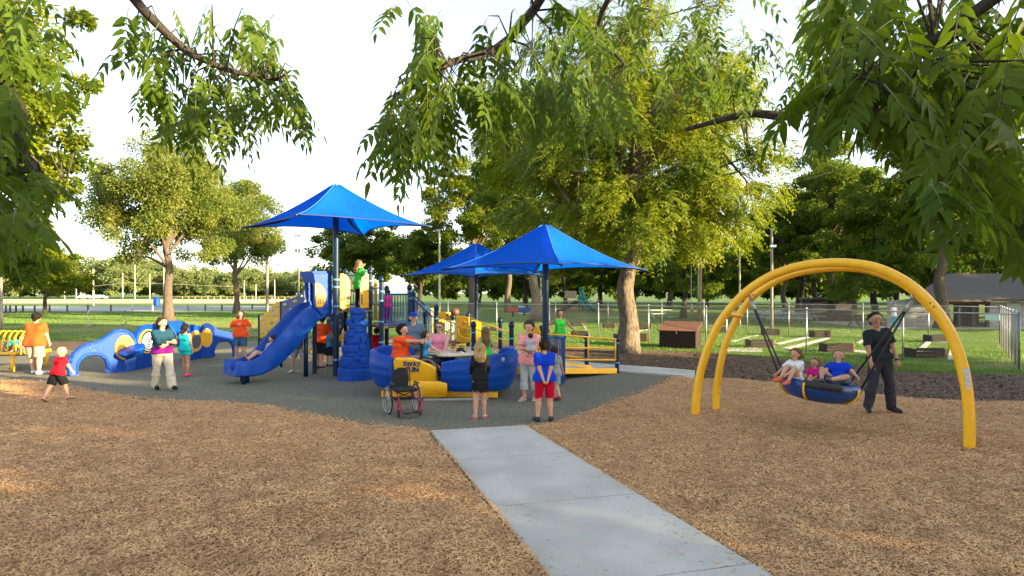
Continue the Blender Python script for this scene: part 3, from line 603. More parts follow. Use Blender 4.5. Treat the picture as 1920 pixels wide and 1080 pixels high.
# ------------------------------------------------------------------ poles
def pole(px, base_y, top_y, r, m, label, name='utility_pole', extra=None, d=None, lean=0):
    p = G(px, base_y) if d is None else gp(px, d); h = Z(top_y, p.y); t = thing(name, p, label, 'pole')
    MB().tube([p+Vector((lean*h*i/4, 0, -.1 if i == 0 else h*i/4)) for i in range(5)], [r*(1.12-.3*i/4) for i in range(5)], 12).build('pole', m, t, smooth=True)
    if extra: extra(t, p+Vector((lean*h, 0, h)), h)
    return t
WHITEP = mat('white_painted_pole', (.46, .43, .36), .6, (.38, .35, .29), 3)
pole(1312, 604, 395, .12, WOODP, 'tall brown wooden pole with grey conduit behind the storage box', lean=.014,
     extra=lambda t, p, h: MB().tube([p+Vector((-.014*h-.17+.014*h*i/3, -.02, -h+h*.85*i/3)) for i in range(4)], .03, 8).build('conduit', STEEL, t, smooth=True))
pole(1387, 611, 462, .06, mat('white_spotted_pole', (.62, .58, .5), .7, (.16, .13, .11), 1.2), 'thin white and grey mottled pole left of the grey light pole')
def lightbox(t, p, h):
    q = Vector((p.x, p.y, Z(462, p.y))); MB().box(q+Vector((0, -.18, 0)), (.34, .2, .14)).build('lamp_head', mat('lamp_white', (.7, .75, .78), .4), t, bevel=.01)
pole(1447, 616, 428, .085, GPOLE, 'grey light pole with a small square lamp head, left of the arch', 'lamp_pole', lightbox)
pole(824, 600, 430, .085, WHITEP, 'tall pale pole standing left of the middle shade canopy')
pole(501, 588, 418, .15, GPOLE, 'tall grey wooden pole beneath the left tip of the tall shade')
pole(2, 618, 520, .09, GPOLE, 'grey wooden pole cut by the left edge of the view')
pole(1014, 601, 520, .05, WHITEP, 'slim pale pole beside the pale sunlit trunk')
pole(1296, 600, 440, .03, STEEL, 'very thin grey pole between the dark tree and the brown pole')
def stadium(t, p, h):
    for dz in (0, -2.6, -3.0):
        m = MB(); 
        for s in (-.5, .1): m.box(p+Vector((s, 0, dz)), (.42, .3, .4))
        m.build('flood_lamp', mat('lamp_grey', (.12, .12, .13), .5), t)
pole(560, 565, 442, .10, mat('grey_metal_pole', (.36, .36, .37), .5), 'very tall thin floodlight mast beyond the road', 'floodlight_mast', stadium, d=110)
def street(t, p, h):
    MB().tube(smooth_path([p, p+Vector((-.6, 0, .45)), p+Vector((-2.2, 0, .75)), p+Vector((-2.9, 0, .72))], 4), .05, 8).build('arm', WOODP, t, smooth=True)
    MB().box(p+Vector((-3.1, 0, .68)), (.7, .25, .14)).build('lamp_head', mat('lamp_grey', (.12, .12, .13), .5), t, bevel=.03)
pole(559, 580, 506, .11, WOODP, 'curved arm street lamp beside the floodlight mast', 'street_lamp', street, d=80)
for px, top, lab in [(121, 541, 'short white pole in the ball field nearest the left tree'), (143, 540, 'second short white pole in the ball field from the left'), (175, 504, 'thickest tall white pole on the near side of the ball field'), (230, 513, 'tall white pole before the woods, next right of the thickest'), (253, 496, 'tallest thin white pole of the ball field backstop'), (281, 514, 'white pole left of the wide golden tree trunk'), (307, 500, 'white pole just left of and touching the golden trunk'), (458, 525, 'white pole right of the narrow golden tree'), (480, 533, 'short white pole before the tall grey wooden pole'), (515, 524, 'white pole right of the tall grey wooden pole')]:
    d = 100 if px == 175 else 128; t = pole(px, 570, top, .09 if px != 175 else .13, WHITEP, lab, 'field_pole', d=d); t['group'] = 'white poles around the ball field'
t = thing('wire', gp(121, 128), 'thin pale cables strung between the white ball field poles', 'cable')
m = MB(); m.tube([at(143, 541, 128), at(230, 530, 128), at(281, 531, 128), at(400, 536, 128), at(458, 539, 128)], .03, 5); m.build('cable', WHITEP, t)
m = MB(); m.tube([at(1200, 405, 36), at(1312, 398, 36.2), at(1390, 378, 38), at(1500, 340, 42), at(1700, 280, 48)], .015, 5); o = m.build('power_line', BLACK); tag(o, 'single black power line crossing the gap of sky right of the walnut', 'cable')
# bollards
BOLL = mat('dark_bollard', (.07, .06, .055), .8); 
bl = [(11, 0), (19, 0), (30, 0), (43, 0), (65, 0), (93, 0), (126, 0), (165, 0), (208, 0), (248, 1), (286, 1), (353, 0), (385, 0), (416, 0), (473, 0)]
proto = {}
for i, (px, lit) in enumerate(bl):
    p = gp(px, 66+i*.5); t = thing('bollard', p, 'short wooden bollard in the row along the near edge of the road', 'bollard', 'bollards along the road')
    m = MB().lathe(p, [(.09, -.05), (.09, .72), (.075, .78)], 8); o = m.build('post', WHITEP if lit else BOLL, t)  # pale colour stands in for sunlight on the lit posts
    if lit: t['label'] = 'wooden bollard coloured pale as if sunlit in the row along the road'; t['group'] = 'sunlit-toned bollards along the road'
# far low fence at the ball field
t = thing('field_fence', gp(430, 135), 'low yellow capped fence running along the far grass of the ball field', 'fence')
m = MB(); m.tube([gp(330, 150, 1.2), gp(480, 138, 1.2), gp(600, 130, 1.2)], .08, 6); m.build('yellow_cap', YEL, t)
m = MB()
for i in range(24): m.tube([gp(330+i*12, 150-i*.85, 0), gp(330+i*12, 150-i*.85, 1.2)], .03, 4)
tag(m.build('fence_posts', STEEL, t), kind='stuff')
for px, base, c, lab in [(160, 558, (.55, .57, .6), 'pale grey parked car far beyond the ball field, left one'), (187, 558, (.30, .36, .42), 'grey blue parked car far beyond the ball field, right one')]:
    p = gp(px, 190); t = thing('parked_car', p, lab, 'car', None); m = MB()
    pl = Plane(p, p+Vector((1, 0, 0))); m.prism(pl, [(-2.2, .35), (2.2, .35), (2.25, .8), (1.4, .95), (.8, 1.42), (-1.2, 1.45), (-1.9, .95), (-2.3, .85)], 1.7); m.build('body', mat('car_'+str(px), c, .3), t, bevel=.08)
    for s in (-1.35, 1.35): MB().tube([p+Vector((s, -.88, .34)), p+Vector((s, -.6, .34))], .33, 12).build('wheel', BLACK, t)
p = gp(294, 98); t = thing('trash_barrel', p, 'small blue waste barrel in the ball field left of the golden trunk', 'barrel'); m = MB().lathe(p, [(.45, 0), (.5, .1), (.5, 1.1), (.4, 1.25), (.15, 1.5)], 12); m.build('barrel', BLUE, t)
# sprinkler-like lawn fountains (two thin curved stands)
for px, py, top, mm, lab in [(165, 611, 583, WHITEP, 'thin white curved stand on the lawn behind the blue crawl wall'), (234, 609, 583, BLACK, 'thin black curved stand on the lawn, right of the white one')]:
    p = G(px, py); h = Z(top, p.y); t = thing('lawn_stand', p, lab, 'stand'); MB().tube(smooth_path([p, p+Vector((.1, 0, h*.3)), p+Vector((-.05, 0, h*.65)), p+Vector((.03, 0, h))], 4), .03, 8).build('stem', mm, t, smooth=True)
    MB().lathe(p, [(.30, 0), (.30, .04), (.1, .07)], 14).build('foot', mm, t); MB().ball(p+Vector((.03, 0, h)), .06, 8).build('head', mm, t)
# ------------------------------------------------------------------ pavilion
STONE = bpy.data.materials.new('rough_stone_wall'); STONE.use_nodes = True; n = STONE.node_tree; b = n.nodes['Principled BSDF']; tc = n.nodes.new('ShaderNodeTexCoord')
mp = n.nodes.new('ShaderNodeMapping'); mp.inputs['Rotation'].default_value = (R(90), 0, 0); n.links.new(tc.outputs['Object'], mp.inputs[0])
br = n.nodes.new('ShaderNodeTexBrick'); n.links.new(mp.outputs[0], br.inputs[0]); br.inputs['Scale'].default_value = 1; br.inputs['Brick Width'].default_value = .46; br.inputs['Row Height'].default_value = .17; br.inputs['Mortar Size'].default_value = .012
br.inputs['Color1'].default_value = (.36, .34, .29, 1); br.inputs['Color2'].default_value = (.24, .22, .19, 1); br.inputs['Mortar'].default_value = (.14, .13, .11, 1); br.offset = .4
nz = n.nodes.new('ShaderNodeTexNoise'); nz.inputs['Scale'].default_value = 3; mx = n.nodes.new('ShaderNodeMix'); mx.data_type = 'RGBA'; mx.blend_type = 'MULTIPLY'; mx.inputs[0].default_value = .6
n.links.new(tc.outputs['Object'], nz.inputs['Vector']); n.links.new(br.outputs['Color'], mx.inputs[6]); n.links.new(nz.outputs['Color'], mx.inputs[7]); hs = n.nodes.new('ShaderNodeHueSaturation'); hs.inputs['Saturation'].default_value = .5; hs.inputs['Value'].default_value = 1.5
n.links.new(mx.outputs[2], hs.inputs['Color']); n.links.new(hs.outputs[0], b.inputs['Base Color']); b.inputs['Roughness'].default_value = .9
SHING = mat('grey_shingles', (.15, .13, .12), .95, (.095, .083, .077), 30, .8, 40, stretch=(.5, 3, 3))
DKW = mat('dark_timber', (.035, .022, .016), .7)
d0 = 37.5; t = thing('pavilion', gp(1800, d0), 'low stone park pavilion with long grey shingle roof behind the fence', 'pavilion')
x0, x1 = X(1670, d0), X(2050, d0); ez = Z(563, d0); rz_ = Z(513, d0+3.5); dep = 7; xb = X(1700, d0+dep)
def wallbox(a, b, z0, z1, y=d0, th=.35): return MB().box(((a+b)/2, y+th/2, (z0+z1)/2), (b-a, th, z1-z0))
wallbox(x0, X(1776, d0), 0, ez).build('stone_wall', STONE, t)
wallbox(X(1856, d0), x1, 0, ez-.12).build('stone_wall', STONE, t)
MB().beam((x0+.25, d0+.4, ez/2), (xb+.2, d0+dep-.3, ez/2), .35, ez-.04).build('stone_wall', STONE, t)
MB().box(((xb+X(1770, d0+dep))/2, d0+dep, ez/2), (X(1770, d0+dep)-xb, .35, ez)).build('stone_wall', STONE, t)
MB().box((X(1843, d0+3), d0+4.5, ez/2-.05), (1.6, .3, ez-.1)).build('inner_wall', DKW, t)
roof = MB(); y_f, y_b, y_m = d0-.5, d0+dep+.5, d0+dep/2; fx, bx_ = X(1704, y_f), X(1712, y_b); rx_, rb = X(1775, y_m), x1+1
roof.add([(fx, y_f, ez-.05), (x1+1, y_f, ez-.05), (x1+1, y_b, ez-.05), (bx_, y_b, ez-.05), (rx_, y_m, rz_), (rb, y_m, rz_), (fx, y_f, ez+.05), (x1+1, y_f, ez+.05), (x1+1, y_b, ez+.05), (bx_, y_b, ez+.05)],
  [(0, 3, 2, 1), (6, 7, 5, 4), (8, 9, 4, 5), (7, 8, 5), (9, 6, 4), (0, 1, 7, 6), (1, 2, 8, 7), (2, 3, 9, 8), (3, 0, 6, 9)]); roof.build('roof', SHING, t)
MB().beam((fx, y_f-.03, ez), (x1+1, y_f-.03, ez), .05, .16).build('fascia', mat('brown_fascia', (.10, .065, .05), .8), t)
for px in (1777, 1800, 1826, 1853): MB().box((X(px, d0), d0+.1, ez/2), (.16, .16, ez)).build('post', DKW, t)
MB().box((X(1815, d0), d0-.02, ez-.16), (X(1856, d0)-X(1776, d0)-.02, .2, .2)).build('beam', DKW, t)
o = MB().box((X(1899, d0), d0-.03, ez*.45), (.9, .06, ez*.9)).build('door', mat('pale_door', (.32, .35, .33), .6), t); MB().box((X(1893, d0), d0-.08, ez*.42), (.04, .05, .12)).build('handle', STEEL, o)
sheet('pavilion_floor', [(x0-1, d0-1.2), (x1+1, d0-1.2), (x1+1, d0+dep+1), (x0-1, d0+dep+1)], .05, CONC, .05)
# second small stone building left, behind trunks
p = gp(1548, 47); t = thing('shelter', p, 'small dark shelter with posts half hidden behind trees left of the man', 'shelter')
MB().box(p+Vector((-.9, 0, .85)), (1.2, 1.6, 1.7)).build('wall', DKW, t); MB().box(p+Vector((1.0, 0, .85)), (1.3, 1.6, 1.7)).build('wall', mat('brown_wall', (.11, .085, .065), .9), t)
MB().prism(Plane(p, p+Vector((1, 0, 0))), [(-1.7, 1.71), (1.8, 1.71), (1.7, 1.85), (-1.6, 1.85)], 2.0).build('roof', SHING, t)
# ------------------------------------------------------------------ picnic tables, bleachers
def picnic(px, py, rz, label, L=1.8, m=None, d=None):
    p = G(px, py) if d is None else gp(px, d); t = thing('picnic_table', p, label, 'picnic table', 'picnic tables in the park'); m = m or DKW; Rz = Matrix.Rotation(rz, 3, 'Z')
    def bx(c, s): return MB().box(p+Rz @ Vector(c), s, rz)
    bx((0, 0, .74), (L, .75, .05)).build('table_top', m, t)
    for s in (-1, 1):
        bx((0, s*.62, .44), (L, .26, .05)).build('bench', m, t)
        mb = MB(); c = p+Rz @ Vector((s*L*.36, 0, 0)); v = Rz @ Vector((0, 1, 0)); mb.beam(c-v*.6, c+v*.25+Vector((0, 0, .72)), .06, .06, (1, 0, 0)); mb.beam(c+v*.6+Vector((.01, 0, 0)), c-v*.25+Vector((.01, 0, .72)), .05, .06, (1, 0, 0)); mb.beam(c-v*.6+Vector((0, 0, .38)), c+v*.6+Vector((0, 0, .38)), .05, .05, (1, 0, 0)); mb.build('leg_frame', m, t)
GREYT = mat('aluminium_slats', (.38, .44, .44), .5, metal=.3)
for a in [(1440, 604, .1, 'grey aluminium picnic table of the pale cluster left of the arch, front left', 3.0, GREYT), (1472, 607, -.05, 'grey aluminium picnic table at the front of the pale cluster', 3.2, GREYT), (1500, 603, .05, 'grey aluminium picnic table at the right of the pale cluster', 3.2, GREYT), (1455, 598, 0, 'grey aluminium picnic table at the back of the pale cluster', 3.0, GREYT),
          (1585, 603, 0, 'dark picnic table in shade left of the leaning trunk', 2.0, None), (1622, 611, .1, 'dark picnic table in shade behind the left shoulder of the man', 2.2, None), (1713, 610, 0, 'dark picnic table before the stone wall', 1.8, None), (1840, 607, 0, 'dark picnic table under the pavilion roof opening', 1.8, None), (1236, 597, .3, 'grey picnic table far off right of the walnut trunk', 2.2, GREYT)]: picnic(a[0], a[1], a[2], a[3], a[4], a[5])
# ------------------------------------------------------------------ far playground with green slide
d = 72; p = gp(1088, d); GREEN = mat('green_plastic', (.006, .16, .10), .4); REDB = mat('red_brown_metal', (.23, .06, .035), .5)
t = thing('far_playground', p, 'distant climbing frame with green slides and red brown posts behind the fence', 'playground set')
for px in (1060, 1070, 1078, 1086, 1092): MB().tube([gp(px, d+(px % 3)), gp(px, d+(px % 3), Z(562 if px > 1075 else 570, d))], .09, 8).build('post', REDB, t, smooth=True)
MB().box(gp(1077, d+.5, 1.2), (2.4, 1.8, .12)).build('deck', REDB, t); MB().box(gp(1070, d-.5, 2.0), (1.4, .08, .9)).build('panel', mat('tan_panel', (.36, .28, .2), .6), t)
MB().tube(smooth_path([gp(1090, d, 2.9), gp(1091, d, 2.2), gp(1099, d-1, 1.1), gp(1112, d-1, .3), gp(1118, d-1, .25)], 4), .32, 10).build('slide', GREEN, t, smooth=True)
MB().tube(smooth_path([gp(1086, d, 1.6), gp(1090, d-1, 1.0), gp(1097, d-1, .35), gp(1106, d-1, .2)], 4), .3, 10).build('slide', GREEN, t, smooth=True)
MB().prism(Plane(gp(1055, d), gp(1078, d)), [(-.6, 0), (.2, 0), (2.3, 1.25), (1.6, 1.3)], .9).build('ramp', BOXW, t)
MB().tube(smooth_path([gp(1108, d+1), gp(1108, d+1, 1.8), gp(1112, d+1, 2.3), gp(1118, d+1, 2.3), gp(1121, d+1, 1.8), gp(1121, d+1)], 4), .05, 8).build('climbing_arch', WHITEP, t, smooth=True)
sheet('play_pad', [tuple(gp(a, b)[:2]) for a, b in ((1030, 66), (1150, 66), (1150, 78), (1030, 78))], .02, SOILM)
p = gp(978, 62); t = thing('waste_bin', p, 'small white bin with pale blue front far behind the fence, left of the pale trunk', 'bin'); MB().box(p+Vector((0, 0, .38)), (.65, .6, .76)).build('body', mat('white_plastic', (.6, .63, .63), .5), t, bevel=.04); MB().box(p+Vector((0, 0, .80)), (.7, .65, .07)).build('lid', mat('white_plastic', (.6, .63, .63), .5), t, bevel=.02); MB().box(p+Vector((0, -.31, .35)), (.5, .03, .5)).build('front_panel', mat('pale_blue_plastic', (.22, .40, .50), .5), t)
p = gp(983, 58); t = thing('spring_rider', p, 'blue spring rider toy in front of the small white bin', 'spring toy'); MB().box(p+Vector((0, 0, .55)), (1.3, .3, .5)).build('body', BLUE, t, bevel=.1); MB().tube([p, p+Vector((0, 0, .4))], .12, 8).build('spring', BLACK, t)
p = gp(962, 54); t = thing('spring_rider', p, 'red spring rider toy left of the blue one behind the fence', 'spring toy'); MB().box(p+Vector((0, 0, .65)), (1.0, .3, .4)).build('body', mat('red_plastic', (.5, .02, .02), .5), t, bevel=.1); MB().tube([p, p+Vector((0, 0, .5))], .12, 8).build('spring', BLACK, t)
# ------------------------------------------------------------------ shade canopies
def canopy(px, base_d, zp, zc, r, rot, label, pr=.075, base_z=0):
    c = gp(px, base_d); t = thing('shade_canopy', c, label, 'shade canopy', 'blue pyramid shade canopies')
    cor = [c+Vector((math.cos(rot+k*math.pi/2)*r, math.sin(rot+k*math.pi/2)*r, zc)) for k in range(4)]
    NS, NT = 14, 14; V = []; Fc = []
    pk = c+Vector((0, 0, zp))
    edge = []
    for q in range(4):
        a, b = cor[q], cor[(q+1) % 4]; mid = (a+b)/2; inn = (Vector((c.x, c.y, zc))-mid).normalized()
        for i in range(NT):
            u = i/NT; e = a.lerp(b, u)+inn*(4*u*(1-u))*.13*(b-a).length+Vector((0, 0, .10*4*u*(1-u))); edge.append(e)
    ne = len(edge)
    for j in range(NS+1):
        s = .035+(1-.035)*j/NS
        for e in edge:
            p = Vector((c.x+(e.x-c.x)*s, c.y+(e.y-c.y)*s, 0)); fall = 1-(1-s)**1.38
            hip = abs(2*((edge.index(e) % NT)/NT)-1)   # 1 at hips
            p.z = zp-(zp-e.z)*fall-.10*math.sin(math.pi*min(1, s))*(1-hip)
            V.append(p)
    Fc = [(j*ne+i, j*ne+(i+1) % ne, (j+1)*ne+(i+1) % ne, (j+1)*ne+i) for j in range(NS) for i in range(ne)]+[tuple(range(ne))]
    m = MB().add(V, Fc); o = m.build('canopy', SAIL, t, smooth=True)
    MB().tube(edge, .018, 6, closed=True).build('hem', mat('navy_hem', (.003, .03, .16), .7), o, smooth=True)
    for q in range(4):
        a = c+Vector((0, 0, zp-.42)); b = cor[q]; m_ = a.lerp(b, .55)+Vector((0, 0, -.16)); n1 = a.lerp(b, .25)+Vector((0, 0, -.06))
        MB().tube(smooth_path([a, n1, m_, b+Vector((0, 0, -.02))], 4), [.05]*6+[.045]*4+[.035, .03, .028], 8).build('arm', NAVY, t, smooth=True)
        r0_ = [i_ for i_ in range(ne) if i_ % NT == 0][q]; MB().tube([V[j*ne+r0_]+Vector((0, 0, .004)) for j in range(NS+1)], .009, 5).build('seam', mat('seam_blue', (.03, .16, .60), .8), o, smooth=True)
    MB().tube([c+Vector((0, 0, base_z)), c+Vector((0, 0, zp-.1))], pr, 20).build('pole', NAVY, t, smooth='auto')
    return t
canopy(630, 15.9, 5.26, 4.05, 2.62, R(-3), 'tallest blue shade canopy on a navy pole over the slide tower', .082)
canopy(893, 20.7, 4.05, 2.85, 2.65, R(3), 'rear blue shade canopy between the tall one and the right one')
canopy(1023, 15.4, 4.1, 2.88, 2.72, R(4), 'front right blue shade canopy over the ramp and sway ride', .085)
# ------------------------------------------------------------------ play structure
t = PS = thing('play_structure', gp(660, 16.8), 'blue and yellow play tower with slide, bridge, climbers and ramp', 'play structure')
def ppost(px, d, top_y=None, rings=(), z=None, r=.062, m=NAVY, par=None):
    p = gp(px, d); h = z or Z(top_y, d); o = MB().lathe(p, [(r, -.05), (r, h-.10)], 18).build('post', m, par or t, smooth='auto')
    MB().lathe(p+Vector((0, 0, h-.10)), [(r*1.25, -.02), (r*1.3, .03), (r*1.15, .08), (r*.7, .12), (.005, .135)], 18).build('cap', m, o, smooth=True)
    for zr in rings: MB().lathe(p+Vector((0, 0, zr)), [(r*1.13, -.022), (r*1.16, 0), (r*1.13, .022)], 18).build('clamp', RING, o, smooth=True)
    return o
for px, d, ty, rings in [(590, 16.4, 503, (1.9, 2.5)), (648, 17.9, 506, (1.9, 2.4)), (694, 16.9, 505, (1.75, 2.35, 2.6)), (715, 15.6, 520, (.95, 1.5, 2.05, 2.3)), (725, 17.7, 537, (1.4, 2.0)), (768, 17.0, 535, (1.4, 2.1, 2.3)), (775, 18.4, 547, (1.4,)),
                         (818, 17.3, 573, (.8, 1.5)), (850, 19.6, 590, (.6, 1.3)), (878, 19, 587, (.7, 1.3)), (888, 15.7, 604, (.8, 1.2)), (797, 17.5, 586, (.8, 1.3)), (938, 18, 597, (.5, 1.1)), (959, 15.6, 605, (.7, 1.05)), (1015, 17, 612, (.4, 1.0)), (1100, 17.1, 628, (.35, .9)), (1157, 16.5, 631, (.3, .85))]:
    ppost(px, d, ty, rings)
for zr in (.45, 1.9, 2.42, 2.62): MB().lathe(gp(630, 15.9, zr), [(.092, -.025), (.096, 0), (.092, .025)], 18).build('clamp', RING, t, smooth=True)
DZ = 1.84
def slab_(pts, z, th, m, name): 
    mb = MB(); n = len(pts); mb.add([Vector((p.x, p.y, z)) for p in pts]+[Vector((p.x, p.y, z-th)) for p in pts], [tuple(range(n)), tuple(range(2*n-1, n-1, -1))]+[(i, i+n, (i+1) % n+n, (i+1) % n) for i in range(n)]); return mb.build(name, m, t, bevel=.008)
DECK = mat('brown_deck_coating', (.09, .05, .035), .8)
slab_([gp(592, 16.5), gp(632, 16.05), gp(694, 16.7), gp(696, 18.1), gp(600, 18.0)], DZ, .07, DECK, 'deck')
slab_([gp(698, 16.8), gp(716, 15.8), gp(768, 16.9), gp(772, 18.4), gp(700, 18.2)], 1.36, .07, DECK, 'deck')
slab_([gp(799, 17.7), gp(818, 17.4), gp(880, 19.0), gp(852, 19.7), gp(790, 19.2)], .72, .07, DECK, 'deck')
# baluster barriers
def barrier(a, b, z0, z1, n, m=BRAIL, rm=BRAIL, name='railing', r=.013, z0b=None, z1b=None):
    z0b = z0 if z0b is None else z0b; z1b = z1 if z1b is None else z1b; mb = MB()
    A0, B0 = a+Vector((0, 0, z0)), b+Vector((0, 0, z0b)); A1, B1 = a+Vector((0, 0, z1)), b+Vector((0, 0, z1b))
    mb.tube([A1, B1], .024, 8); mb.tube([A0, B0], .02, 8)
    for i in range(n): u = (i+.5)/n; mb.tube([A0.lerp(B0, u), A1.lerp(B1, u)], r, 6)
    return mb.build(name, m, t, smooth='auto')
barrier(gp(717, 15.8), gp(768, 17.0), 1.40, 2.22, 10)
barrier(gp(726, 17.7), gp(775, 18.4), 1.40, 2.22, 9)
barrier(gp(649, 18.0), gp(694, 18.0), 1.9, 2.8, 8)
barrier(gp(769, 17.0), gp(812, 17.2), 1.40, 2.18, 8, z0b=.75, z1b=1.55)
barrier(gp(776, 18.4), gp(815, 19.2), 1.40, 2.18, 8, z0b=.75, z1b=1.6)
barrier(gp(696, 16.95), gp(716, 15.7), 1.95, 2.4, 3)
# stairs from the upper to the lower deck
st = MB()
for i in range(5):
    u = (i+.5)/5; a = gp(769, 17.0).lerp(gp(800, 17.6), u); b = gp(774, 18.4).lerp(gp(798, 19.0), u); st.beam(a+Vector((0, 0, 1.36-.64*u-.05)), b+Vector((0, 0, 1.36-.64*u-.05)), .24, .04)
st.build('stairs', DECK, t)
def tr(pl, pts, name, m, th=.04, off=0, sm=0, par=None, bev=.008):
    uz = [pl.uz(a, b) for a, b in pts]
    if sm: uz = smooth2(uz, sm)
    return MB().prism(pl, uz, th, off).build(name, m, par or t, bevel=bev)
# yellow gates on the tower
pl = Plane(gp(632, 16.15), gp(694, 16.75))
g1 = tr(pl, [(638, 584), (638, 513), (644, 513), (651, 518), (656, 527), (656, 560), (655, 584)], 'gate_panel', YEL, .04)
tr(pl, [(648.5, 520), (651, 521), (653.5, 527), (653.5, 540), (651.5, 540), (651.5, 528)], 'slot', DBLUE, .044, par=g1, bev=0); tr(pl, [(651, 548), (653.5, 548), (653.5, 568), (651, 568)], 'slot', DBLUE, .044, par=g1, bev=0)
g2 = tr(pl, [(675, 584), (675, 532), (678, 521), (684, 515), (691, 514), (691, 584)], 'gate_panel', YEL, .04)
tr(pl, [(681.5, 518.5), (679, 522), (677, 530), (677, 545), (679, 545), (679, 530)], 'slot', DBLUE, .044, par=g2, bev=0); tr(pl, [(677, 552), (679, 552), (679, 570), (677, 570)], 'slot', DBLUE, .044, par=g2, bev=0)
MB().tube([pl.at(637, 582, .0), pl.at(692, 582, .0)], .02, 8).build('gate_rail', RING, t, smooth=True)
# tan/yellow back panels between posts
pb = Plane(gp(697, 17.8), gp(710, 17.8)); tr(pb, [(701, 600), (701, 526), (707, 526), (707, 600)], 'panel', mat('ochre_plastic', (.55, .30, .02), .5), .04)
pb = Plane(gp(790, 19.3), gp(856, 19.7))
P3 = tr(pb, [(807, 624), (807, 578), (813, 578), (813, 624)], 'panel', YEL); 
P4 = tr(pb, [(823, 604), (823, 585), (845, 586), (845, 606)], 'music_panel', YEL)
nm = MB(); nm.tube([pb.at(838, 588, .04), pb.at(838, 597, .04)], .012, 6); nm.tube([pb.at(841, 589, .04), pb.at(841, 598, .04)], .012, 6); nm.tube([pb.at(838, 588, .04), pb.at(841, 589.5, .04)], .015, 6); nm.ball(pb.at(837.3, 597, .04), .04, 8); nm.ball(pb.at(840.3, 598, .04), .04, 8); nm.build('music_note', BLACK, P4)
pb2 = Plane(gp(853, 18.6), gp(882, 18.4))
P5 = tr(pb2, [(856, 642), (856, 592), (880, 594), (880, 642)], 'face_panel', YEL)
c_ = pb2.at(869.5, 617, .05); rr_ = MB(); Mx = Matrix.Rotation(R(90), 3, 'X')
for q in (.20, .10): rr_.tube([c_+Vector((math.cos(a)*q*.75, 0, math.sin(a)*q*1.25)) for a in [i*math.pi/12 for i in range(24)]], .014, 6, closed=True)
rr_.build('ring', mat('ochre_dark', (.25, .13, .01), .5), P5)
tr(Plane(gp(882, 18.9), gp(902, 18.9)), [(884, 640), (884, 600), (902, 602), (902, 640)], 'panel', YEL)
bd = MB().ball(gp(853, 19.3, Z(585, 19.3)), .15, 12, (1, 1, .85)); bd.build('drum', mat('brown_drum', (.12, .05, .03), .6), t, smooth=True)
barrier(gp(834, 18.2), gp(852, 19.0), .75, 1.35, 6, m=STEEL)
# yellow handrails on the ramp down to the ride
def rails(a, b, zs, m=YMET, name='ramp_rail', verts=()):
    mb = MB()
    for z0, z1 in zs: mb.tube([a+Vector((0, 0, z0)), b+Vector((0, 0, z1))], .021, 8)
    for u in verts: 
        q = a.lerp(b, u); mb.tube([q+Vector((0, 0, zs[0][0]*(1-u)+zs[0][1]*u)), q+Vector((0, 0, zs[-1][0]*(1-u)+zs[-1][1]*u))], .021, 8)
    return mb.build(name, m, t, smooth=True)
rails(gp(819, 17.2), gp(887, 15.8), [(1.57, 1.24), (1.23, .98), (.85, .62)])
rails(gp(879, 18.9), gp(958, 16.5), [(1.48, 1.12), (1.18, .85), (.8, .5)])
slab_([gp(820, 17.35), gp(888, 15.9), gp(936, 18.0), gp(880, 18.9)], .55, .06, CONC, 'ramp_deck')
# right ramp
slab_([gp(985, 15.3), gp(1030, 14.6), gp(1060, 16.9), gp(1000, 17.0)], .38, .06, YMET, 'landing')
rp_ = MB(); a0, b0 = gp(1030, 14.75), gp(1156, 16.45); a1, b1 = gp(1040, 16.2), gp(1110, 17.1)
rp_.add([a0+Vector((0, 0, .32)), b0+Vector((0, 0, .06)), b1+Vector((0, 0, .06)), a1+Vector((0, 0, .32)), a0+Vector((0, 0, .26)), b0+Vector((0, 0, .013)), b1+Vector((0, 0, .013)), a1+Vector((0, 0, .26))], [(0, 1, 2, 3), (7, 6, 5, 4), (0, 4, 5, 1), (1, 5, 6, 2), (2, 6, 7, 3), (3, 7, 4, 0)]); rp_.build('ramp', CONC, t)
for a, b in ((a0, b0), (a1, b1)): MB().beam(a+Vector((0, 0, .30)), b+Vector((0, 0, .075)), .04, .15).build('ramp_kerb', YMET, t, bevel=.01)
a0 = gp(1028, 14.6)
rails(a0, gp(1155, 16.4), [(1.24, .97), (.90, .72), (.60, .39)], verts=(.56, .99))
rails(gp(1015, 17.0), gp(1100, 17.1), [(1.12, .95), (.82, .66), (.5, .36)], verts=(.35,))
# curved blue baluster gate
cg = MB(); pts = [gp(1030, 14.4), gp(1040, 14.05), gp(1052, 14.05), gp(1059, 14.5)]; pp = smooth_path(pts, 4)
for z in (1.20, .28): cg.tube([q+Vector((0, 0, z)) for q in pp], .026, 8)
for q in pp: cg.tube([q+Vector((0, 0, .05)), q+Vector((0, 0, 1.2))], .014, 6)
cg.build('curved_railing', BRAIL, t, smooth='auto')
# yellow tube seat / wheel by the landing
MB().tube(smooth_path([gp(990, 16.2, .5), gp(990, 16.2, 1.2), gp(993, 16.1, 1.32), gp(1005, 15.9, 1.34), gp(1011, 15.8, 1.2), gp(1012, 15.8, .5)], 4), .03, 8).build('hoop', YMET, t, smooth=True)
MB().tube([gp(999, 16.1, 1.18), gp(1005, 15.6, 1.18)], .14, 16).build('drum', YEL, t, bevel=.02)
tr(Plane(gp(960, 15.9), gp(1030, 14.9)), [(965, 700), (965, 688), (1026, 688), (1026, 702)], 'landing_fascia', YMET, .04)
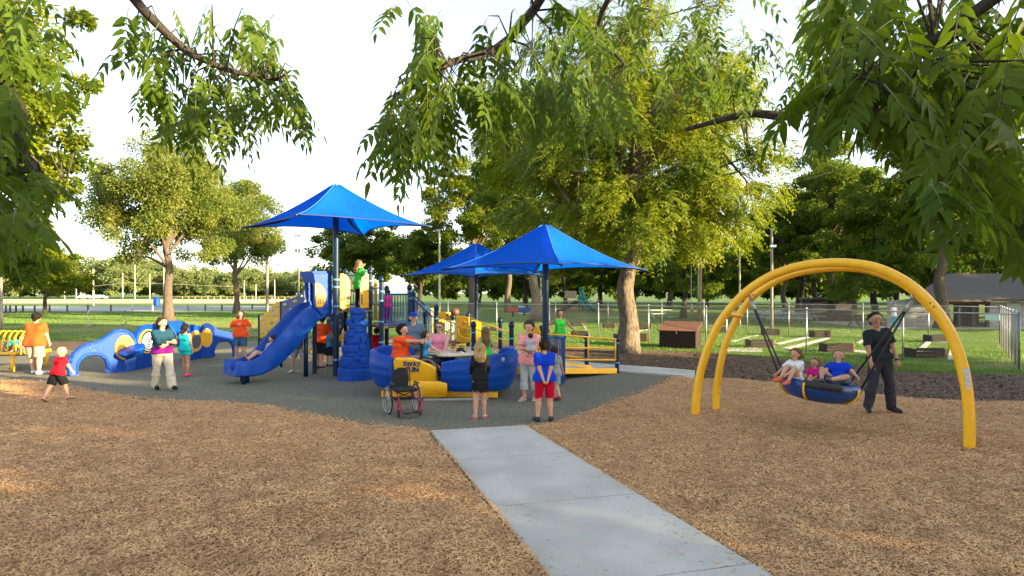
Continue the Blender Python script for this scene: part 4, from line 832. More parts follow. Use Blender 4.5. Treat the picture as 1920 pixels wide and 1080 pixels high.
# ------------------------------------------------------------------ slide
ex = gp(430, 14.45); tp = gp(608, 16.3); D = (tp-ex); Lh = D.length; D.normalize(); Sd = Vector((D.y, -D.x, 0))  # Sd points to the near right side
prof_path = [(0, .36), (.28, .34), (.58, .40), (.88, .58), (1.18, .87), (1.48, 1.20), (1.78, 1.50), (2.05, 1.71), (Lh-.12, 1.80), (Lh+.1, 1.84)]
pth = smooth_path([ex+D*a+Vector((0, 0, b)) for a, b in prof_path], 5)
def sweep(sec, pth, m, name, par, shrink=None):
    n = len(sec); V = []
    for i, p in enumerate(pth):
        tg = (pth[min(i+1, len(pth)-1)]-pth[max(i-1, 0)]).normalized(); up = Sd.cross(tg)*-1
        if up.z < 0: up = -up
        V += [p+Sd*a+up*b*(1 if shrink is None or b > 0 else shrink(i/(len(pth)-1))) for a, b in sec]
    Fc = [(i*n+k, i*n+(k+1) % n, (i+1)*n+(k+1) % n, (i+1)*n+k) for i in range(len(pth)-1) for k in range(n)]+[tuple(range(n-1, -1, -1)), tuple((len(pth)-1)*n+k for k in range(n))]
    return MB().add(V, Fc).build(name, m, par, smooth='auto')
half = [(a_*.82, b_) for a_, b_ in [(.46, -.10), (.47, .14), (.455, .24), (.42, .25), (.395, .22), (.375, .08), (.33, .01), (.24, -.01), (.13, .01), (.075, .06), (.05, .13), (.02, .15)]]
sec = half+[(-a, b) for a, b in half[::-1]]+[(-.33, -.13), (.33, -.13)]
sl = sweep(sec, pth, BLUE, 'slide', t, lambda u: 1+1.5*math.sin(math.pi*min(1, max(0, (u-.1)/.9)))**1.2)
for s in (-.28, .05):
    q = ex+D*.42+Sd*s; MB().tube([q+Vector((0, 0, 0)), q+Vector((0, 0, .36))], .045, 12).build('slide_leg', NAVY, t, smooth=True)
q = ex+D*.25+Sd*.25; MB().tube([q, q+Vector((0, 0, .36))], .045, 12).build('slide_leg', NAVY, t, smooth=True)
q = ex+D*1.95+Sd*.1; MB().tube([q, q+Vector((0, 0, 1.25))], .06, 12).build('slide_leg', NAVY, t, smooth=True)
# hood
near = Plane(tp-D*1.0+Sd*.40, tp+Sd*.40)
hd = tr(near, [(586, 512), (621, 512), (622, 560), (620, 585), (603, 592), (590, 577), (588, 545), (589, 530)], 'slide_hood', BLUE, .07, bev=.02)
bb = tr(near, [(591, 576), (591, 530), (599, 533), (606, 541), (610, 553), (609, 565), (603, 576)], 'bubble_panel', YEL, .03, .045, par=hd)
for x in (594, 599, 604): tr(near, [(x, 570), (x, 540), (x+1.4, 541), (x+1.4, 570)], 'slot', DBLUE, .034, .045, par=bb, bev=0)
tr(near, [(588, 578), (588, 531), (591, 531), (591, 578)], 'hood_edge', DBLUE, .03, .046, par=hd)
far = Plane(tp-D*1.0-Sd*.40, tp-Sd*.40)
tr(far, [(571, 530), (584, 513), (600, 512), (602, 570), (590, 580), (576, 575), (573, 550)], 'slide_hood', BLUE, .07, bev=.02)
a = near.at(586, 512); b = near.at(621, 512); c2, d2 = a-Sd*.7, b-Sd*.7; e1 = near.at(589, 530); e2 = e1-Sd*.55; th = Vector((0, 0, .05))
MB().add([a, b, d2, c2, e1, e2, a+th, b+th, d2+th, c2+th, e1+th, e2+th], [(6, 7, 8, 9), (3, 2, 1, 0), (6, 9, 11, 10), (0, 4, 5, 3), (0, 1, 7, 6), (1, 2, 8, 7), (2, 3, 9, 8), (4, 0, 6, 10), (5, 4, 10, 11), (3, 5, 11, 9)]).build('hood_roof', BLUE, t, bevel=.02)
# ------------------------------------------------------------------ climbing wall panels behind the slide
ca = Plane(gp(487, 18.2), gp(526, 17.8)); cb = Plane(gp(527, 17.8), gp(572, 17.2))
OCH = mat('ochre_yellow_plastic', (.62, .36, .02), .5, (.52, .30, .02))
py_ = tr(ca, [(488, 592), (495, 590), (503, 584), (511, 573), (519, 566), (526, 565), (526, 612), (520, 612), (512, 614), (506, 620), (500, 629), (492, 633), (488, 634)], 'climbing_panel', OCH)
pb_ = tr(ca, [(488, 637), (495, 634), (503, 630), (509, 621), (516, 614), (526, 612), (526, 628), (524, 645), (512, 655), (500, 662), (488, 666)], 'climbing_panel', DBLUE)
pc_ = tr(cb, [(528, 565), (540, 561), (553, 558), (563, 550), (571, 546), (572, 560), (560, 590), (545, 606), (528, 608)], 'climbing_panel', DBLUE)
pd_ = tr(cb, [(530, 608), (545, 608), (540, 622), (530, 632)], 'climbing_panel', OCH)
pe_ = tr(Plane(gp(612, 18.0), gp(648, 17.6)), [(612, 640), (613, 600), (620, 588), (645, 586), (645, 610), (640, 625), (628, 640)], 'climbing_panel', DBLUE)
def holds(pl, par, pts, cols):
    for i, (a, b, r_) in enumerate(pts):
        c = pl.at(a, b, .035); M = Matrix.Rotation(0, 3, 'Z'); MB().ball(c, r_, 10, (1.25, .5, .75)).build('hold', cols[i % len(cols)], par, smooth=True)
HW = mat('cream_hold', (.62, .58, .36), .6); HG = mat('pale_green_hold', (.36, .42, .16), .6); HY_ = mat('grey_hold', (.42, .48, .55), .6)
holds(ca, py_, [(493, 598, .055), (512, 581, .05), (521, 575, .04), (502, 590, .04), (515, 590, .05), (511, 605, .055), (497, 606, .04), (502, 617, .05), (493, 625, .04), (520, 600, .045)], [HW, HY_, HG])
holds(ca, pb_, [(512, 628, .05), (521, 622, .045), (515, 638, .05), (503, 639, .055), (492, 643, .045), (497, 654, .05), (510, 650, .04)], [HW, HG, HY_])
holds(cb, pc_, [(537, 571, .06), (557, 565, .075), (539, 597, .06), (551, 592, .05), (568, 555, .04), (548, 580, .045)], [HW, HG])
holds(Plane(gp(612, 18.0), gp(648, 17.6)), pe_, [(619, 597, .055), (634, 590, .05), (639, 601, .055), (615, 617, .05), (638, 612, .07), (626, 606, .05)], [HY_, HW, HG])
for px, d, top, in ((486, 18.25, 590), (527, 17.8, 565)): MB().tube([gp(px, d), gp(px, d, Z(top, d))], .04, 10).build('post', NAVY, t, smooth=True)
# steps and yellow pieces seen under the slide
tr(Plane(gp(570, 17.6), gp(610, 17.2)), [(571, 660), (578, 650), (584, 651), (580, 662)], 'step_panel', YEL)
tr(Plane(gp(628, 17.6), gp(648, 17.4)), [(629, 636), (648, 620), (648, 630), (630, 648)], 'step_panel', YEL)
tr(Plane(gp(612, 17.4), gp(648, 17.2)), [(612, 652), (640, 640), (640, 650), (612, 660)], 'step_panel', DBLUE)
# ------------------------------------------------------------------ castle rock climber
c0 = gp(666, 15.35); cl = MB(); rq = random.Random(12)
lev = [(0, .33, .46), (.33, .62, .40), (.62, .92, .36), (.92, 1.22, .30), (1.22, 1.5, .24), (1.5, 1.80, .17)]
for z0, z1, r in lev:
    n = 8; zz = z0+.001 if z0 else 0
    cl.lathe(c0+Vector((0, .18*z0, 0)), [(r*1.04, zz), (r*1.02, z1-.03), (r*.93, z1)], n)
    for k in range(6):
        a = -2.9+k*.53+rq.uniform(-.1, .1); h = rq.uniform(.12, .17); w = rq.uniform(.16, .22); zc = rq.uniform(z0+.08, z1)
        if z0 < .3: continue
        cl.box(c0+Vector((math.cos(a)*r*.86, math.sin(a)*r*.86+.18*z0, zc)), (w*.7, w, h), a)
cl.build('castle_climber', BLUE, t, bevel=.016)

# ------------------------------------------------------------------ sway ride (boat glider)
BC = gp(835, 13.25); HL, HWd = 1.60, 1.10; BR = R(-4)
t = SW = thing('sway_glider', BC, 'blue boat shaped sway ride with yellow side panel reading SWAY FUN', 'sway ride')
def hull(phi, inset=0):                         # superellipse plan, phi=-90 faces the camera
    c, s = math.cos(phi), math.sin(phi); e = 2/3.1
    x = (HL-inset)*abs(c)**e*(1 if c > 0 else -1); y = (HWd-inset)*abs(s)**e*(1 if s > 0 else -1)
    return Vector((x*math.cos(BR)-y*math.sin(BR), x*math.sin(BR)+y*math.cos(BR), 0))+Vector((BC.x, BC.y, 0))
def solve_phi(px):                              # front-side hull angle seen at this pixel column
    best = min((abs((hull(R(a)).x/hull(R(a)).y)*F+960-px), a) for a in [x*.5 for x in range(-360, 1)]); return best[1]
pA, pB = solve_phi(738), solve_phi(819)
def rimz(a):                                    # rim height over angle (deg)
    x = abs(math.cos(R(a))); z = .84+.17*x**1.4
    return z
def shell(a0, a1, m, name, z0, ztop, thick=.10, bulge=.05, par=None, n=36, ribs=True, nz=14, dip=None):
    V = []; Fc = []
    prof = []
    for j in range(nz+1):
        v = j/nz; bl = math.sin(math.pi*v)*bulge+(0.017*abs(math.sin(v*math.pi*3.5)) if ribs else 0); prof.append((v, bl))
    sec_n = None
    for i in range(n+1):
        u = i/n; a = a0+(a1-a0)*u; p0 = hull(R(a)); nn = (p0-hull(R(a), .1)).normalized(); zt = ztop(a)-(dip(u) if dip else 0)
        endr = 1-max(0, 1-min(u, 1-u)/.06)**2*.12
        zb = z0+(1-endr)*.4; zt2 = zt-(1-endr)*.4
        row = [p0-nn*(.12*(1-v)**1.6)+nn*bl+Vector((0, 0, zb+(zt2-zb)*v)) for v, bl in prof]
        row += [p0-nn*(thick*.5)+Vector((0, 0, zt2+.035)), p0-nn*thick+Vector((0, 0, zt2-.01))]
        row += [p0-nn*(thick+.02+.14*(1-v)**1.6)+Vector((0, 0, zb+(zt2-zb)*v)) for v in (.7, .35, 0)]
        sec_n = len(row); V += row
    Fc = [(i*sec_n+k, i*sec_n+(k+1) % sec_n, (i+1)*sec_n+(k+1) % sec_n, (i+1)*sec_n+k) for i in range(n) for k in range(sec_n)]+[tuple(range(sec_n-1, -1, -1)), tuple(n*sec_n+k for k in range(sec_n))]
    return MB().add(V, Fc).build(name, m, par or t, smooth='auto')
shell(pB+1, 48, BLUE, 'hull', .20, rimz, .13, .06, n=60)
shell(-360+118, pA-1, BLUE, 'hull', .24, rimz, .13, .06, n=60)
YDIP = lambda u: .15*(max(0, u-.62)/.38)**1.3
yp = shell(pA, pB, YEL, 'side_panel', .36, lambda a: .88, .09, .0, n=24, ribs=False, dip=YDIP)
shell(pA+2, pB+3, YEL, 'lower_panel', .08, lambda a: .40, .05, .03, n=24, ribs=False)
# platform
pf = MB(); ring = [hull(R(a), .14) for a in range(0, 360, 10)]; n = len(ring)
pf.add([p+Vector((0, 0, .34)) for p in ring]+[p+Vector((0, 0, .27)) for p in ring], [tuple(range(n)), tuple(range(2*n-1, n-1, -1))]+[(i, i+n, (i+1) % n+n, (i+1) % n) for i in range(n)]); pf.build('platform', DECK, t)
MB().beam(BC+Vector((-1.3, -.62, .10)), BC+Vector((1.2, -.72, .10)), .10, .13).build('base_beam', YEL, t, bevel=.01)
MB().beam(BC+Vector((-.35, -.95, .035)), BC+Vector((1.0, -.85, .035)), .14, .05).build('ground_plate', STEEL, t, bevel=.008)
MB().box(BC+Vector((0, .1, .14)), (2.2, .9, .2), BR).build('under_frame', BLACK, t)
MB().lathe(BC+Vector((.15, .1, 0)), [(.55, .86), (.58, .88), (.58, .90), (.55, .92)], 36).build('table', mat('tan_table', (.62, .52, .34), .4), t, smooth='auto')
MB().tube([BC+Vector((.15, .1, .34)), BC+Vector((.15, .1, .87))], .05, 12).build('table_leg', NAVY, t, smooth=True)
for a, b, s in ((-1.15, .1, (.5, 1.3, .12)), (1.2, 0, (.5, 1.3, .12)), (-.25, .82, (.9, .35, .12))): MB().box(BC+Vector((a, b, .66)), s, BR).build('seat', BLUE, t, bevel=.03)
for s in (0, 1): 
    c = BC+Vector((-.55+.4*s, .25, 0)); 
MB().tube(smooth_path([BC+Vector((.45, .55, .35)), BC+Vector((.45, .55, .95)), BC+Vector((.2, .5, 1.0)), BC+Vector((.2, .5, .35))], 4), .02, 8).build('grab_bar', YMET, t, smooth=True)
# lettering on the yellow panel
def text_on(fn, s, size, m, par, name='lettering', depth=.006, bold=.0, align='CENTER', shear=0):
    cu = bpy.data.curves.new('txt', 'FONT'); cu.body = s; cu.size = size; cu.align_x = align; cu.align_y = 'CENTER'; cu.extrude = depth; cu.offset = bold; cu.shear = shear; cu.resolution_u = 3; cu.space_line = .8
    ob = bpy.data.objects.new('txt', cu); scn.collection.objects.link(ob); dg = bpy.context.evaluated_depsgraph_get(); me = bpy.data.meshes.new_from_object(ob.evaluated_get(dg)); bpy.data.objects.remove(ob); me.name = name
    L = parent_loc(par)
    for v in me.vertices: v.co = fn(v.co.x, v.co.y, v.co.z)-L
    me.materials.clear(); me.materials.append(m); o = bpy.data.objects.new(name, me); scn.collection.objects.link(o); o.parent = par; return o
aM = solve_phi(772); 
def hullfn(x, y, z, zc=.70, am=aM):
    # walk along the hull by arc length
    a = am; step = .25; p = hull(R(a)); rem = abs(x); sg = 1 if x > 0 else -1
    while rem > 0:
        p2 = hull(R(a+step*sg)); dl = (p2-p).length
        if dl >= rem: p = p.lerp(p2, rem/dl); a += step*sg*rem/dl; break
        rem -= dl; p = p2; a += step*sg
    nn = (hull(R(a))-hull(R(a), .1)).normalized(); u_ = (a-pA)/(pB-pA); v = min(1, max(0, (zc+y-.36)/(.52-YDIP(min(1, max(0, u_))))))
    return p-nn*(.12*(1-v)**1.6)+nn*(.010+z)+Vector((0, 0, zc+y))
LET = mat('navy_lettering', (.004, .03, .16), .5)
text_on(lambda x, y, z: hullfn(x, y, z, .785), 'SWAY', .135, LET, yp, bold=.004)
text_on(lambda x, y, z: hullfn(x+.0, y, z, .665), 'FUN', .145, LET, yp, bold=.004)
# round window in the hull
a_ = solve_phi(941); p_ = hull(R(a_)); nn = (p_-hull(R(a_), .1)).normalized(); MB().ball(p_+nn*.03+Vector((0, 0, Z(674, p_.y))), .05, 12, (1, .5, 1)).build('porthole', mat('porthole', (.25, .4, .6), .3), t, smooth=True)

# ------------------------------------------------------------------ wheelchairs
MAG = mat('magenta_frame', (.30, .005, .05), .3, metal=.3)
def wheelchair(loc, rz, label, sc=1.0, frame=MAG):
    t = thing('wheelchair', loc, label, 'wheelchair'); L = Vector(loc)
    M = Matrix.Rotation(rz, 3, 'Z')
    def w(x, y, z): return L+M @ (Vector((x, y, z))*sc)
    for s in (-1, 1):     # forward is -Y
        wx = s*.29; r = .28; cy, cz = .10, .28
        ringp = [w(wx+s*.03*0, cy+math.cos(a)*r, cz+math.sin(a)*r) for a in [i*math.pi/18 for i in range(36)]]
        wh = MB().tube(ringp, .016*sc, 8, closed=True).build('wheel', BLACK, t, smooth=True)
        MB().tube([w(wx+s*.045, cy+math.cos(a)*r*.86, cz+math.sin(a)*r*.86) for a in [i*math.pi/16 for i in range(32)]], .008*sc, 6, closed=True).build('push_rim', STEEL, wh, smooth=True)
        MB().tube([w(wx, cy+math.cos(a)*r*.93, cz+math.sin(a)*r*.93) for a in [i*math.pi/16 for i in range(32)]], .009*sc, 6, closed=True).build('rim', STEEL, wh, smooth=True)
        sp = MB()
        for i in range(20): a = i*math.pi/10; sp.tube([w(wx+s*.02*(i % 2), cy, cz), w(wx, cy+math.cos(a)*r*.93, cz+math.sin(a)*r*.93)], .0022*sc, 4)
        sp.tube([w(wx-.03, cy, cz), w(wx+.03, cy, cz)], .03*sc, 10); sp.build('spokes', STEEL, wh)
        cw = MB().tube([w(s*.22-.014, -.36, .075), w(s*.22+.014, -.36, .075)], .075*sc, 16).build('caster', BLACK, t, bevel=.005)
        fk = MB(); fk.tube([w(s*.22-.025, -.36, .075), w(s*.22-.025, -.33, .17)], .009*sc, 6); fk.tube([w(s*.22+.025, -.36, .075), w(s*.22+.025, -.33, .17)], .009*sc, 6); fk.tube([w(s*.22, -.33, .17), w(s*.22, -.33, .27)], .018*sc, 8); fk.build('fork', frame, cw)
        fr_ = MB(); fr_.tube(smooth_path([w(s*.24, .2, .30), w(s*.24, -.28, .30), w(s*.22, -.42, .24), w(s*.16, -.50, .10)], 4), .014*sc, 8); fr_.tube(smooth_path([w(s*.24, .18, .28), w(s*.24, .18, .48), w(s*.24, -.24, .48), w(s*.22, -.34, .40), w(s*.20, -.40, .26)], 4), .014*sc, 8); fr_.tube([w(s*.24, cy, .26), w(s*.24, cy, .48)], .012*sc, 8); fr_.build('side_frame', frame, t, smooth=True)
        MB().tube(smooth_path([w(s*.2, .20, .46), w(s*.2, .22, .78), w(s*.2, .24, .90), w(s*.2, .33, .96)], 4), .012*sc, 8).build('push_handle', BLACK, t, smooth=True)
        MB().box(w(s*.25, -.05, .62), (.045*sc, .26*sc, .03*sc), rz).build('armrest', BLACK, t, bevel=.01)
        ar = MB(); ar.tube([w(s*.25, .14, .48), w(s*.25, .10, .61)], .009*sc, 6); ar.tube([w(s*.25, -.14, .48), w(s*.25, -.14, .61)], .009*sc, 6); ar.build('arm_bracket', BLACK, t)
        MB().box(w(s*.10, -.54, .10), (.15*sc, .14*sc, .018*sc), rz).build('footplate', BLACK, t, bevel=.006)
    fab = mat('black_nylon', (.010, .010, .011), .85, None, 20, .3, 80)
    MB().box(w(0, -.05, .50), (.42*sc, .42*sc, .07*sc), rz).build('seat', fab, t, bevel=.02)
    back = MB(); V = []; N = 20
    cc = w(0, .20, .80)
    pass
    bm_ = MB(); pr_ = [(.17*abs(math.cos(a))**.8*(1 if math.cos(a) > 0 else -1), .27*abs(math.sin(a))**.7*(1 if math.sin(a) > 0 else -1)) for a in [i*2*math.pi/28 for i in range(28)]]
    bm_.add([w(x, .185-.03*(1-(x/.2)**2), .68+z*.85) for x, z in pr_]+[w(x, .215, .68+z*.85) for x, z in pr_], [tuple(range(28)), tuple(range(55, 27, -1))]+[(i, i+28, (i+1) % 28+28, (i+1) % 28) for i in range(28)]); bm_.build('backrest', fab, t, bevel=.01)
    ax = MB(); ax.tube([w(-.27, .10, .28), w(.27, .10, .28)], .014*sc, 8); ax.tube([w(-.24, -.1, .30), w(.24, -.1, .30)], .012*sc, 8); ax.tube([w(-.2, .12, .29), w(.2, -.12, .46)], .01*sc, 8); ax.tube([w(.2, .12, .29), w(-.2, -.12, .46)], .01*sc, 8); ax.build('cross_brace', BLACK, t)
    return t
wheelchair(G(757, 776)+Vector((0, 0, .013)), R(28), 'empty black wheelchair with dark red frame parked before the yellow panel', .92)
wheelchair(BC+Vector((-.32, -.28, .345)), R(100), 'dark wheelchair on the sway ride platform carrying the boy in light blue', .92, BLACK)

# ------------------------------------------------------------------ crawl wall panels
t = CW = thing('crawl_wall', gp(250, 17.2), 'wavy blue crawl wall with arch holes and round yellow play inserts', 'crawl wall')
A1, B1 = G(133, 706), G(253, 695)
pl1 = Plane(A1, B1)
o1 = [(128, 706), (126, 690), (127, 675), (134, 662), (146, 651), (162, 643), (178, 639), (190, 634), (203, 625), (214, 618.5), (226, 616), (238, 618.5), (248, 625), (254, 636), (255, 645), (254, 692), (235, 698), (215, 700), (197, 701), (196, 696), (200, 692), (199, 684), (196, 674), (186, 667.5), (175, 666), (162, 668), (152, 675), (147, 685), (146, 697), (150, 703), (150, 706)]
q1 = tr(pl1, o1, 'crawl_panel', BLUE, .16, bev=.03)
MB().tube(smooth_path([pl1.at(a, b, .08) for a, b in [(131, 680), (137, 664), (148, 654), (163, 646.5), (179, 642), (191, 637), (204, 628), (215, 622), (226, 620), (237, 622), (245, 628), (249, 638)]], 4), .028, 8).build('rim_bead', BLUE, q1, smooth=True)
MB().tube(smooth_path([pl1.at(a, b, .08) for a, b in [(143, 700), (143, 684), (149, 672), (160, 664), (175, 661.5), (188, 663), (199, 671), (203, 683), (203, 694)]], 4), .022, 8).build('rim_bead', BLUE, q1, smooth=True)
def disc(pl, px, py, rx, ry, m, par, name, th=.04, off=.08, n=32):
    u, z = pl.uz(px, py); u2, _ = pl.uz(px+rx, py); _, z2 = pl.uz(px, py-ry); a, b = abs(u2-u), abs(z2-z)
    return MB().prism(pl, [(u+a*math.cos(k*2*math.pi/n), z+b*math.sin(k*2*math.pi/n)) for k in range(n)], th, off).build(name, m, par, bevel=.008), (u, z, a, b)
d1, _ = disc(pl1, 231.5, 651, 18, 22.5, YEL, q1, 'yellow_insert', .05, .085)
mb = MB()
for k in range(4): tr(pl1, [(226+k*3.4, 640), (226+k*3.4, 634), (228.6+k*3.4, 634), (228.6+k*3.4, 640)], 'panel_mark', OCH, .02, .115, par=d1, bev=0)
for (a, b, r_, dz) in ((234, 654, .27, .20), (250, 649, .20, .16)):
    c = pl1.at(a, b, .30); MB().lathe(c, [(r_*.5, -.24), (r_*.85, -.12), (r_, -.03), (r_*.95, .0), (r_*.7, .012)], 24, Matrix.Rotation(R(28), 3, 'X')).build('drum', BLUE, q1, smooth='auto')
for a, b in ((166, 652), (171, 647), (175, 657), (171, 658), (187, 648), (184, 653)): MB().ball(pl1.at(a, b, .09), .018, 8).build('bolt', RING, q1)
MB().ball(pl1.at(135, 668, .09), .035, 8).build('bolt', BLUE, q1)
# second panel with spiral
A2, B2 = G(253, 694), G(300, 684); pl2 = Plane(A2, B2)
q2 = tr(pl2, [(252, 694), (252, 636), (256, 622), (264, 612.5), (276, 608), (288, 608), (298, 612), (304, 620), (304, 684), (290, 687)], 'crawl_panel', BLUE, .16, bev=.03)
d2, (u, z, a, b) = disc(pl2, 271, 640, 15.5, 22.5, YEL, q2, 'insert_ring', .05, .085)
d3, (u, z, a, b) = disc(pl2, 271, 640, 13.3, 20, mat('navy_disc', (.004, .012, .05), .4), d2, 'spiral_disc', .02, .115)
spm = MB(); N = 110; WHT = mat('white_spiral', (.62, .64, .68), .5)
for arm in range(1):
    rows = []
    for i in range(N):
        f = i/(N-1); an = f*8.2*math.pi+.6; rad = .06+.90*f; wdt = .06+.065*f
        rows.append((pl2.P(u+a*math.cos(an)*(rad-wdt/2), z+b*math.sin(an)*(rad-wdt/2), .128), pl2.P(u+a*math.cos(an)*min(1, rad+wdt/2), z+b*math.sin(an)*min(1, rad+wdt/2), .128)))
    spm.add([p for r_ in rows for p in r_], [(2*i, 2*i+1, 2*i+3, 2*i+2) for i in range(N-1)])
spm.build('spiral', WHT, d3, fix=False)
# tunnel roof running back from the second panel
A3, B3 = G(296, 686), G(345, 677)
tn = MB(); V = []
for i in range(9):
    u_ = i/8; c = A2.lerp(B3, .45+.42*u_)+Vector((-.25, .45, 0)); 
    for k in range(13):
        a_ = math.pi*k/12; V.append(c+Vector((math.cos(a_)*.28, math.cos(a_)*.55, .35+math.sin(a_)*.95)))
tn.add(V, [(i*13+k, i*13+k+1, (i+1)*13+k+1, (i+1)*13+k) for i in range(8) for k in range(12)]); o = tn.build('tunnel_shell', BLUE, t, smooth=True, fix=False); sm = o.modifiers.new('s', 'SOLIDIFY'); sm.thickness = .04
A4, B4 = G(345, 678), G(375, 672); pl4 = Plane(A4, B4)
q4 = tr(pl4, [(343, 679), (343, 625), (350, 612), (360, 608), (370, 611), (376, 620), (377, 672)], 'crawl_panel', BLUE, .16, bev=.03)
d4, _ = disc(pl4, 361, 640, 14.5, 20, mat('tan_ring', (.55, .45, .28), .4), q4, 'insert_ring', .05, .085); d5, _ = disc(pl4, 361, 640, 12, 17, YEL, d4, 'ring', .02, .115); disc(pl4, 361, 640, 9, 13, mat('smoke_lens', (.10, .10, .11), .25), d5, 'lens', .02, .13)
A5, B5 = G(375, 672), G(440, 668); pl5 = Plane(A5, B5)
q5 = tr(pl5, [(374, 672), (373, 625), (376, 612), (383, 606.5), (390, 605.5), (398, 610), (407, 617), (418, 620), (428, 621), (436, 625), (441, 634), (442, 668), (434, 668), (436, 660), (434, 648), (428, 641), (419, 639.5), (410, 642), (404, 650), (402, 660), (404, 668), (395, 670)], 'crawl_panel', BLUE, .16, bev=.03)
d6, (u, z, a, b) = disc(pl5, 386.5, 633, 11, 18, mat('tan_ring', (.55, .45, .28), .4), q5, 'insert_ring', .05, .085); d7, _ = disc(pl5, 386.5, 633, 9.2, 16, YEL, d6, 'bubble_disc', .03, .11)
hb = MB()
for i in range(-3, 4):
    for j in range(-4, 5):
        if (i/3.6)**2+(j/4.8)**2 < .85: hb.ball(pl5.P(u+i*a*.24, z+j*b*.18, .125), .017, 6)
hb.build('dimples', OCH, d7)
MB().tube(smooth_path([pl5.at(x, y, .08) for x, y in [(401, 667), (400, 656), (404, 646), (411, 640), (420, 637), (430, 639), (437, 647), (438, 662)]], 4), .02, 8).build('rim_bead', BLUE, q5, smooth=True)
# ------------------------------------------------------------------ low table with yellow hoop tunnel at the far left
t = thing('hoop_tunnel_bench', G(40, 690), 'low blue platform on yellow legs under a tunnel of yellow hoops, far left', 'play bench')
P1, P2 = gp(24, 16.6), gp(92, 18.0); pz = .52
ax_ = Vector((-1, -.12, 0)).normalized(); dz_ = P2-P1
slab = MB(); cq = [gp(-60, 16.9), gp(30, 16.8), gp(92, 17.9), gp(-30, 18.1)]
slab.add([p+Vector((0, 0, pz)) for p in cq]+[p+Vector((0, 0, pz-.07)) for p in cq], [(0, 1, 2, 3), (7, 6, 5, 4), (0, 4, 5, 1), (1, 5, 6, 2), (2, 6, 7, 3), (3, 7, 4, 0)]); slab.build('platform', BLUE, t, bevel=.01)
MB().tube([gp(-70, 16.75, pz+.02), gp(30, 16.65, pz+.02), gp(94, 17.85, pz+.0)], .045, 8).build('edge_rail', YEL, t, smooth='auto')
for px, d in ((24, 16.75), (88, 17.8), (-40, 16.9)): MB().tube([gp(px, d), gp(px, d, pz-.03)], .05, 10).build('leg', YEL, t, smooth=True)
for i in range(6):
    x = X(33-i*11, 17.0); y0_, y1_ = 16.85, 17.75
    MB().tube([Vector((x-.28*math.sin(a)*0+.18*math.cos(a), (y0_+y1_)/2-(y1_-y0_)/2*math.cos(a), pz+.62*math.sin(a)**.8)) for a in [k*math.pi/14 for k in range(15)]], .024, 8).build('hoop', YEL, t, smooth=True)

# ------------------------------------------------------------------ arch swing
t = ARCH = thing('swing_arch', gp(1580, 9.5), 'large yellow double tube arch carrying the round basket swing', 'swing frame')
def arch_px(pts, name, rad=.085):
    return MB().tube(smooth_path([at(a, b, d) for a, b, d in pts], 6), rad, 18).build(name, YMET, t, smooth=True)
dl, dr = F*CH/(782-HY), F*CH/(848-HY)
def dd(px): return dl+(dr-dl)*(px-1303)/(1817-1303)
f_ = [(1303, 783), (1306, 740), (1314, 695), (1328, 650), (1348, 607), (1375, 571), (1408, 540), (1450, 515), (1500, 499), (1550, 493), (1600, 494), (1650, 504), (1700, 529), (1740, 563), (1772, 605), (1795, 655), (1810, 710), (1817, 775), (1817, 849)]
arch_px([(a, b, dd(a)) for a, b in f_], 'arch_tube', .072)
g_ = [(1342, 771, 11.25), (1343, 735, 11.25), (1350, 685, 11.2), (1362, 640, 11.15), (1382, 597, 11.1), (1407, 561, 11.0), (1440, 535, 10.8), (1480, 516, 10.6), (1530, 505, 10.3), (1585, 502, 9.95), (1635, 508, 9.7), (1690, 530, 9.35), (1735, 566, 9.1), (1768, 606, 8.95), (1792, 655, 8.85), (1808, 715, 8.8), (1816, 775, 8.75), (1818, 838, 8.7)]
arch_px(g_, 'arch_tube', .066)
for (a, b) in (((1362, 589, dd(1362)), (1389, 592, 11.08)), ((1398, 549, dd(1398)), (1410, 556, 11.0)), ((1725, 549, dd(1725)), (1712, 548, 9.25))): MB().tube([at(*a), at(*b)], .045, 12).build('brace', YMET, t, smooth=True)
for a, b in ((1744, 568), (1751, 575)): MB().ball(at(a, b, dd(a)-.07), .012, 8).build('bolt', BOXW, t)
st_m = mat('white_sticker', (.62, .64, .62), .5, (.40, .42, .42), 60)
LE = MB()
for y0, y1 in ((689, 700), (702, 713), (714.5, 721), (723, 729.5)):
    V = []
    for yy in (y0, y1):
        cx = 1806+(yy-690)*.14+ -.5
        c = at(cx, yy, dd(1812))
        for k in range(7): a_ = R(-128+k*14); V.append(c+Vector((math.cos(a_)*.0745, math.sin(a_)*.0745, 0)))
    LE.add(V, [(k, k+1, k+8, k+7) for k in range(6)])
LE.build('warning_stickers', st_m, t, fix=False)
# basket
bc = at(1536, 727, 9.75); BRX = .70
t = BK = thing('basket_swing', bc, 'round blue basket swing with yellow bands hanging on black ropes', 'swing')
tilt = R(6); Mb = Matrix.Rotation(R(4), 3, 'Z') @ Matrix.Rotation(R(7), 3, 'Y')
prof = [(r_*.87, z_) for r_, z_ in [(.02, -.22), (.30, -.215), (.50, -.18), (.62, -.10), (.69, .0), (.70, .06), (.67, .11), (.62, .12), (.575, .09), (.55, .02), (.46, -.06), (.28, -.10), (.02, -.11)]]
MB().lathe(bc, prof, 48, Mb).build('basket', mat('royal_dark_blue', (.004, .045, .20), .38, None, 3, .1, 30), t, smooth=True)
def bpt(a, r, z): return bc+Mb @ Vector((math.cos(a)*r*.87, math.sin(a)*r*.87, z))
for a in (R(-143), R(-60), R(30), R(150)):
    MB().tube([bpt(a, .715-.0*i, .09) if i == 0 else bpt(a, [0, .72, .70, .635, .52][i], [0, .02, -.05, -.12, -.185][i]) for i in range(5)], .018, 8).build('yellow_band', YEL, t, smooth=True)
pad = MB(); V = []
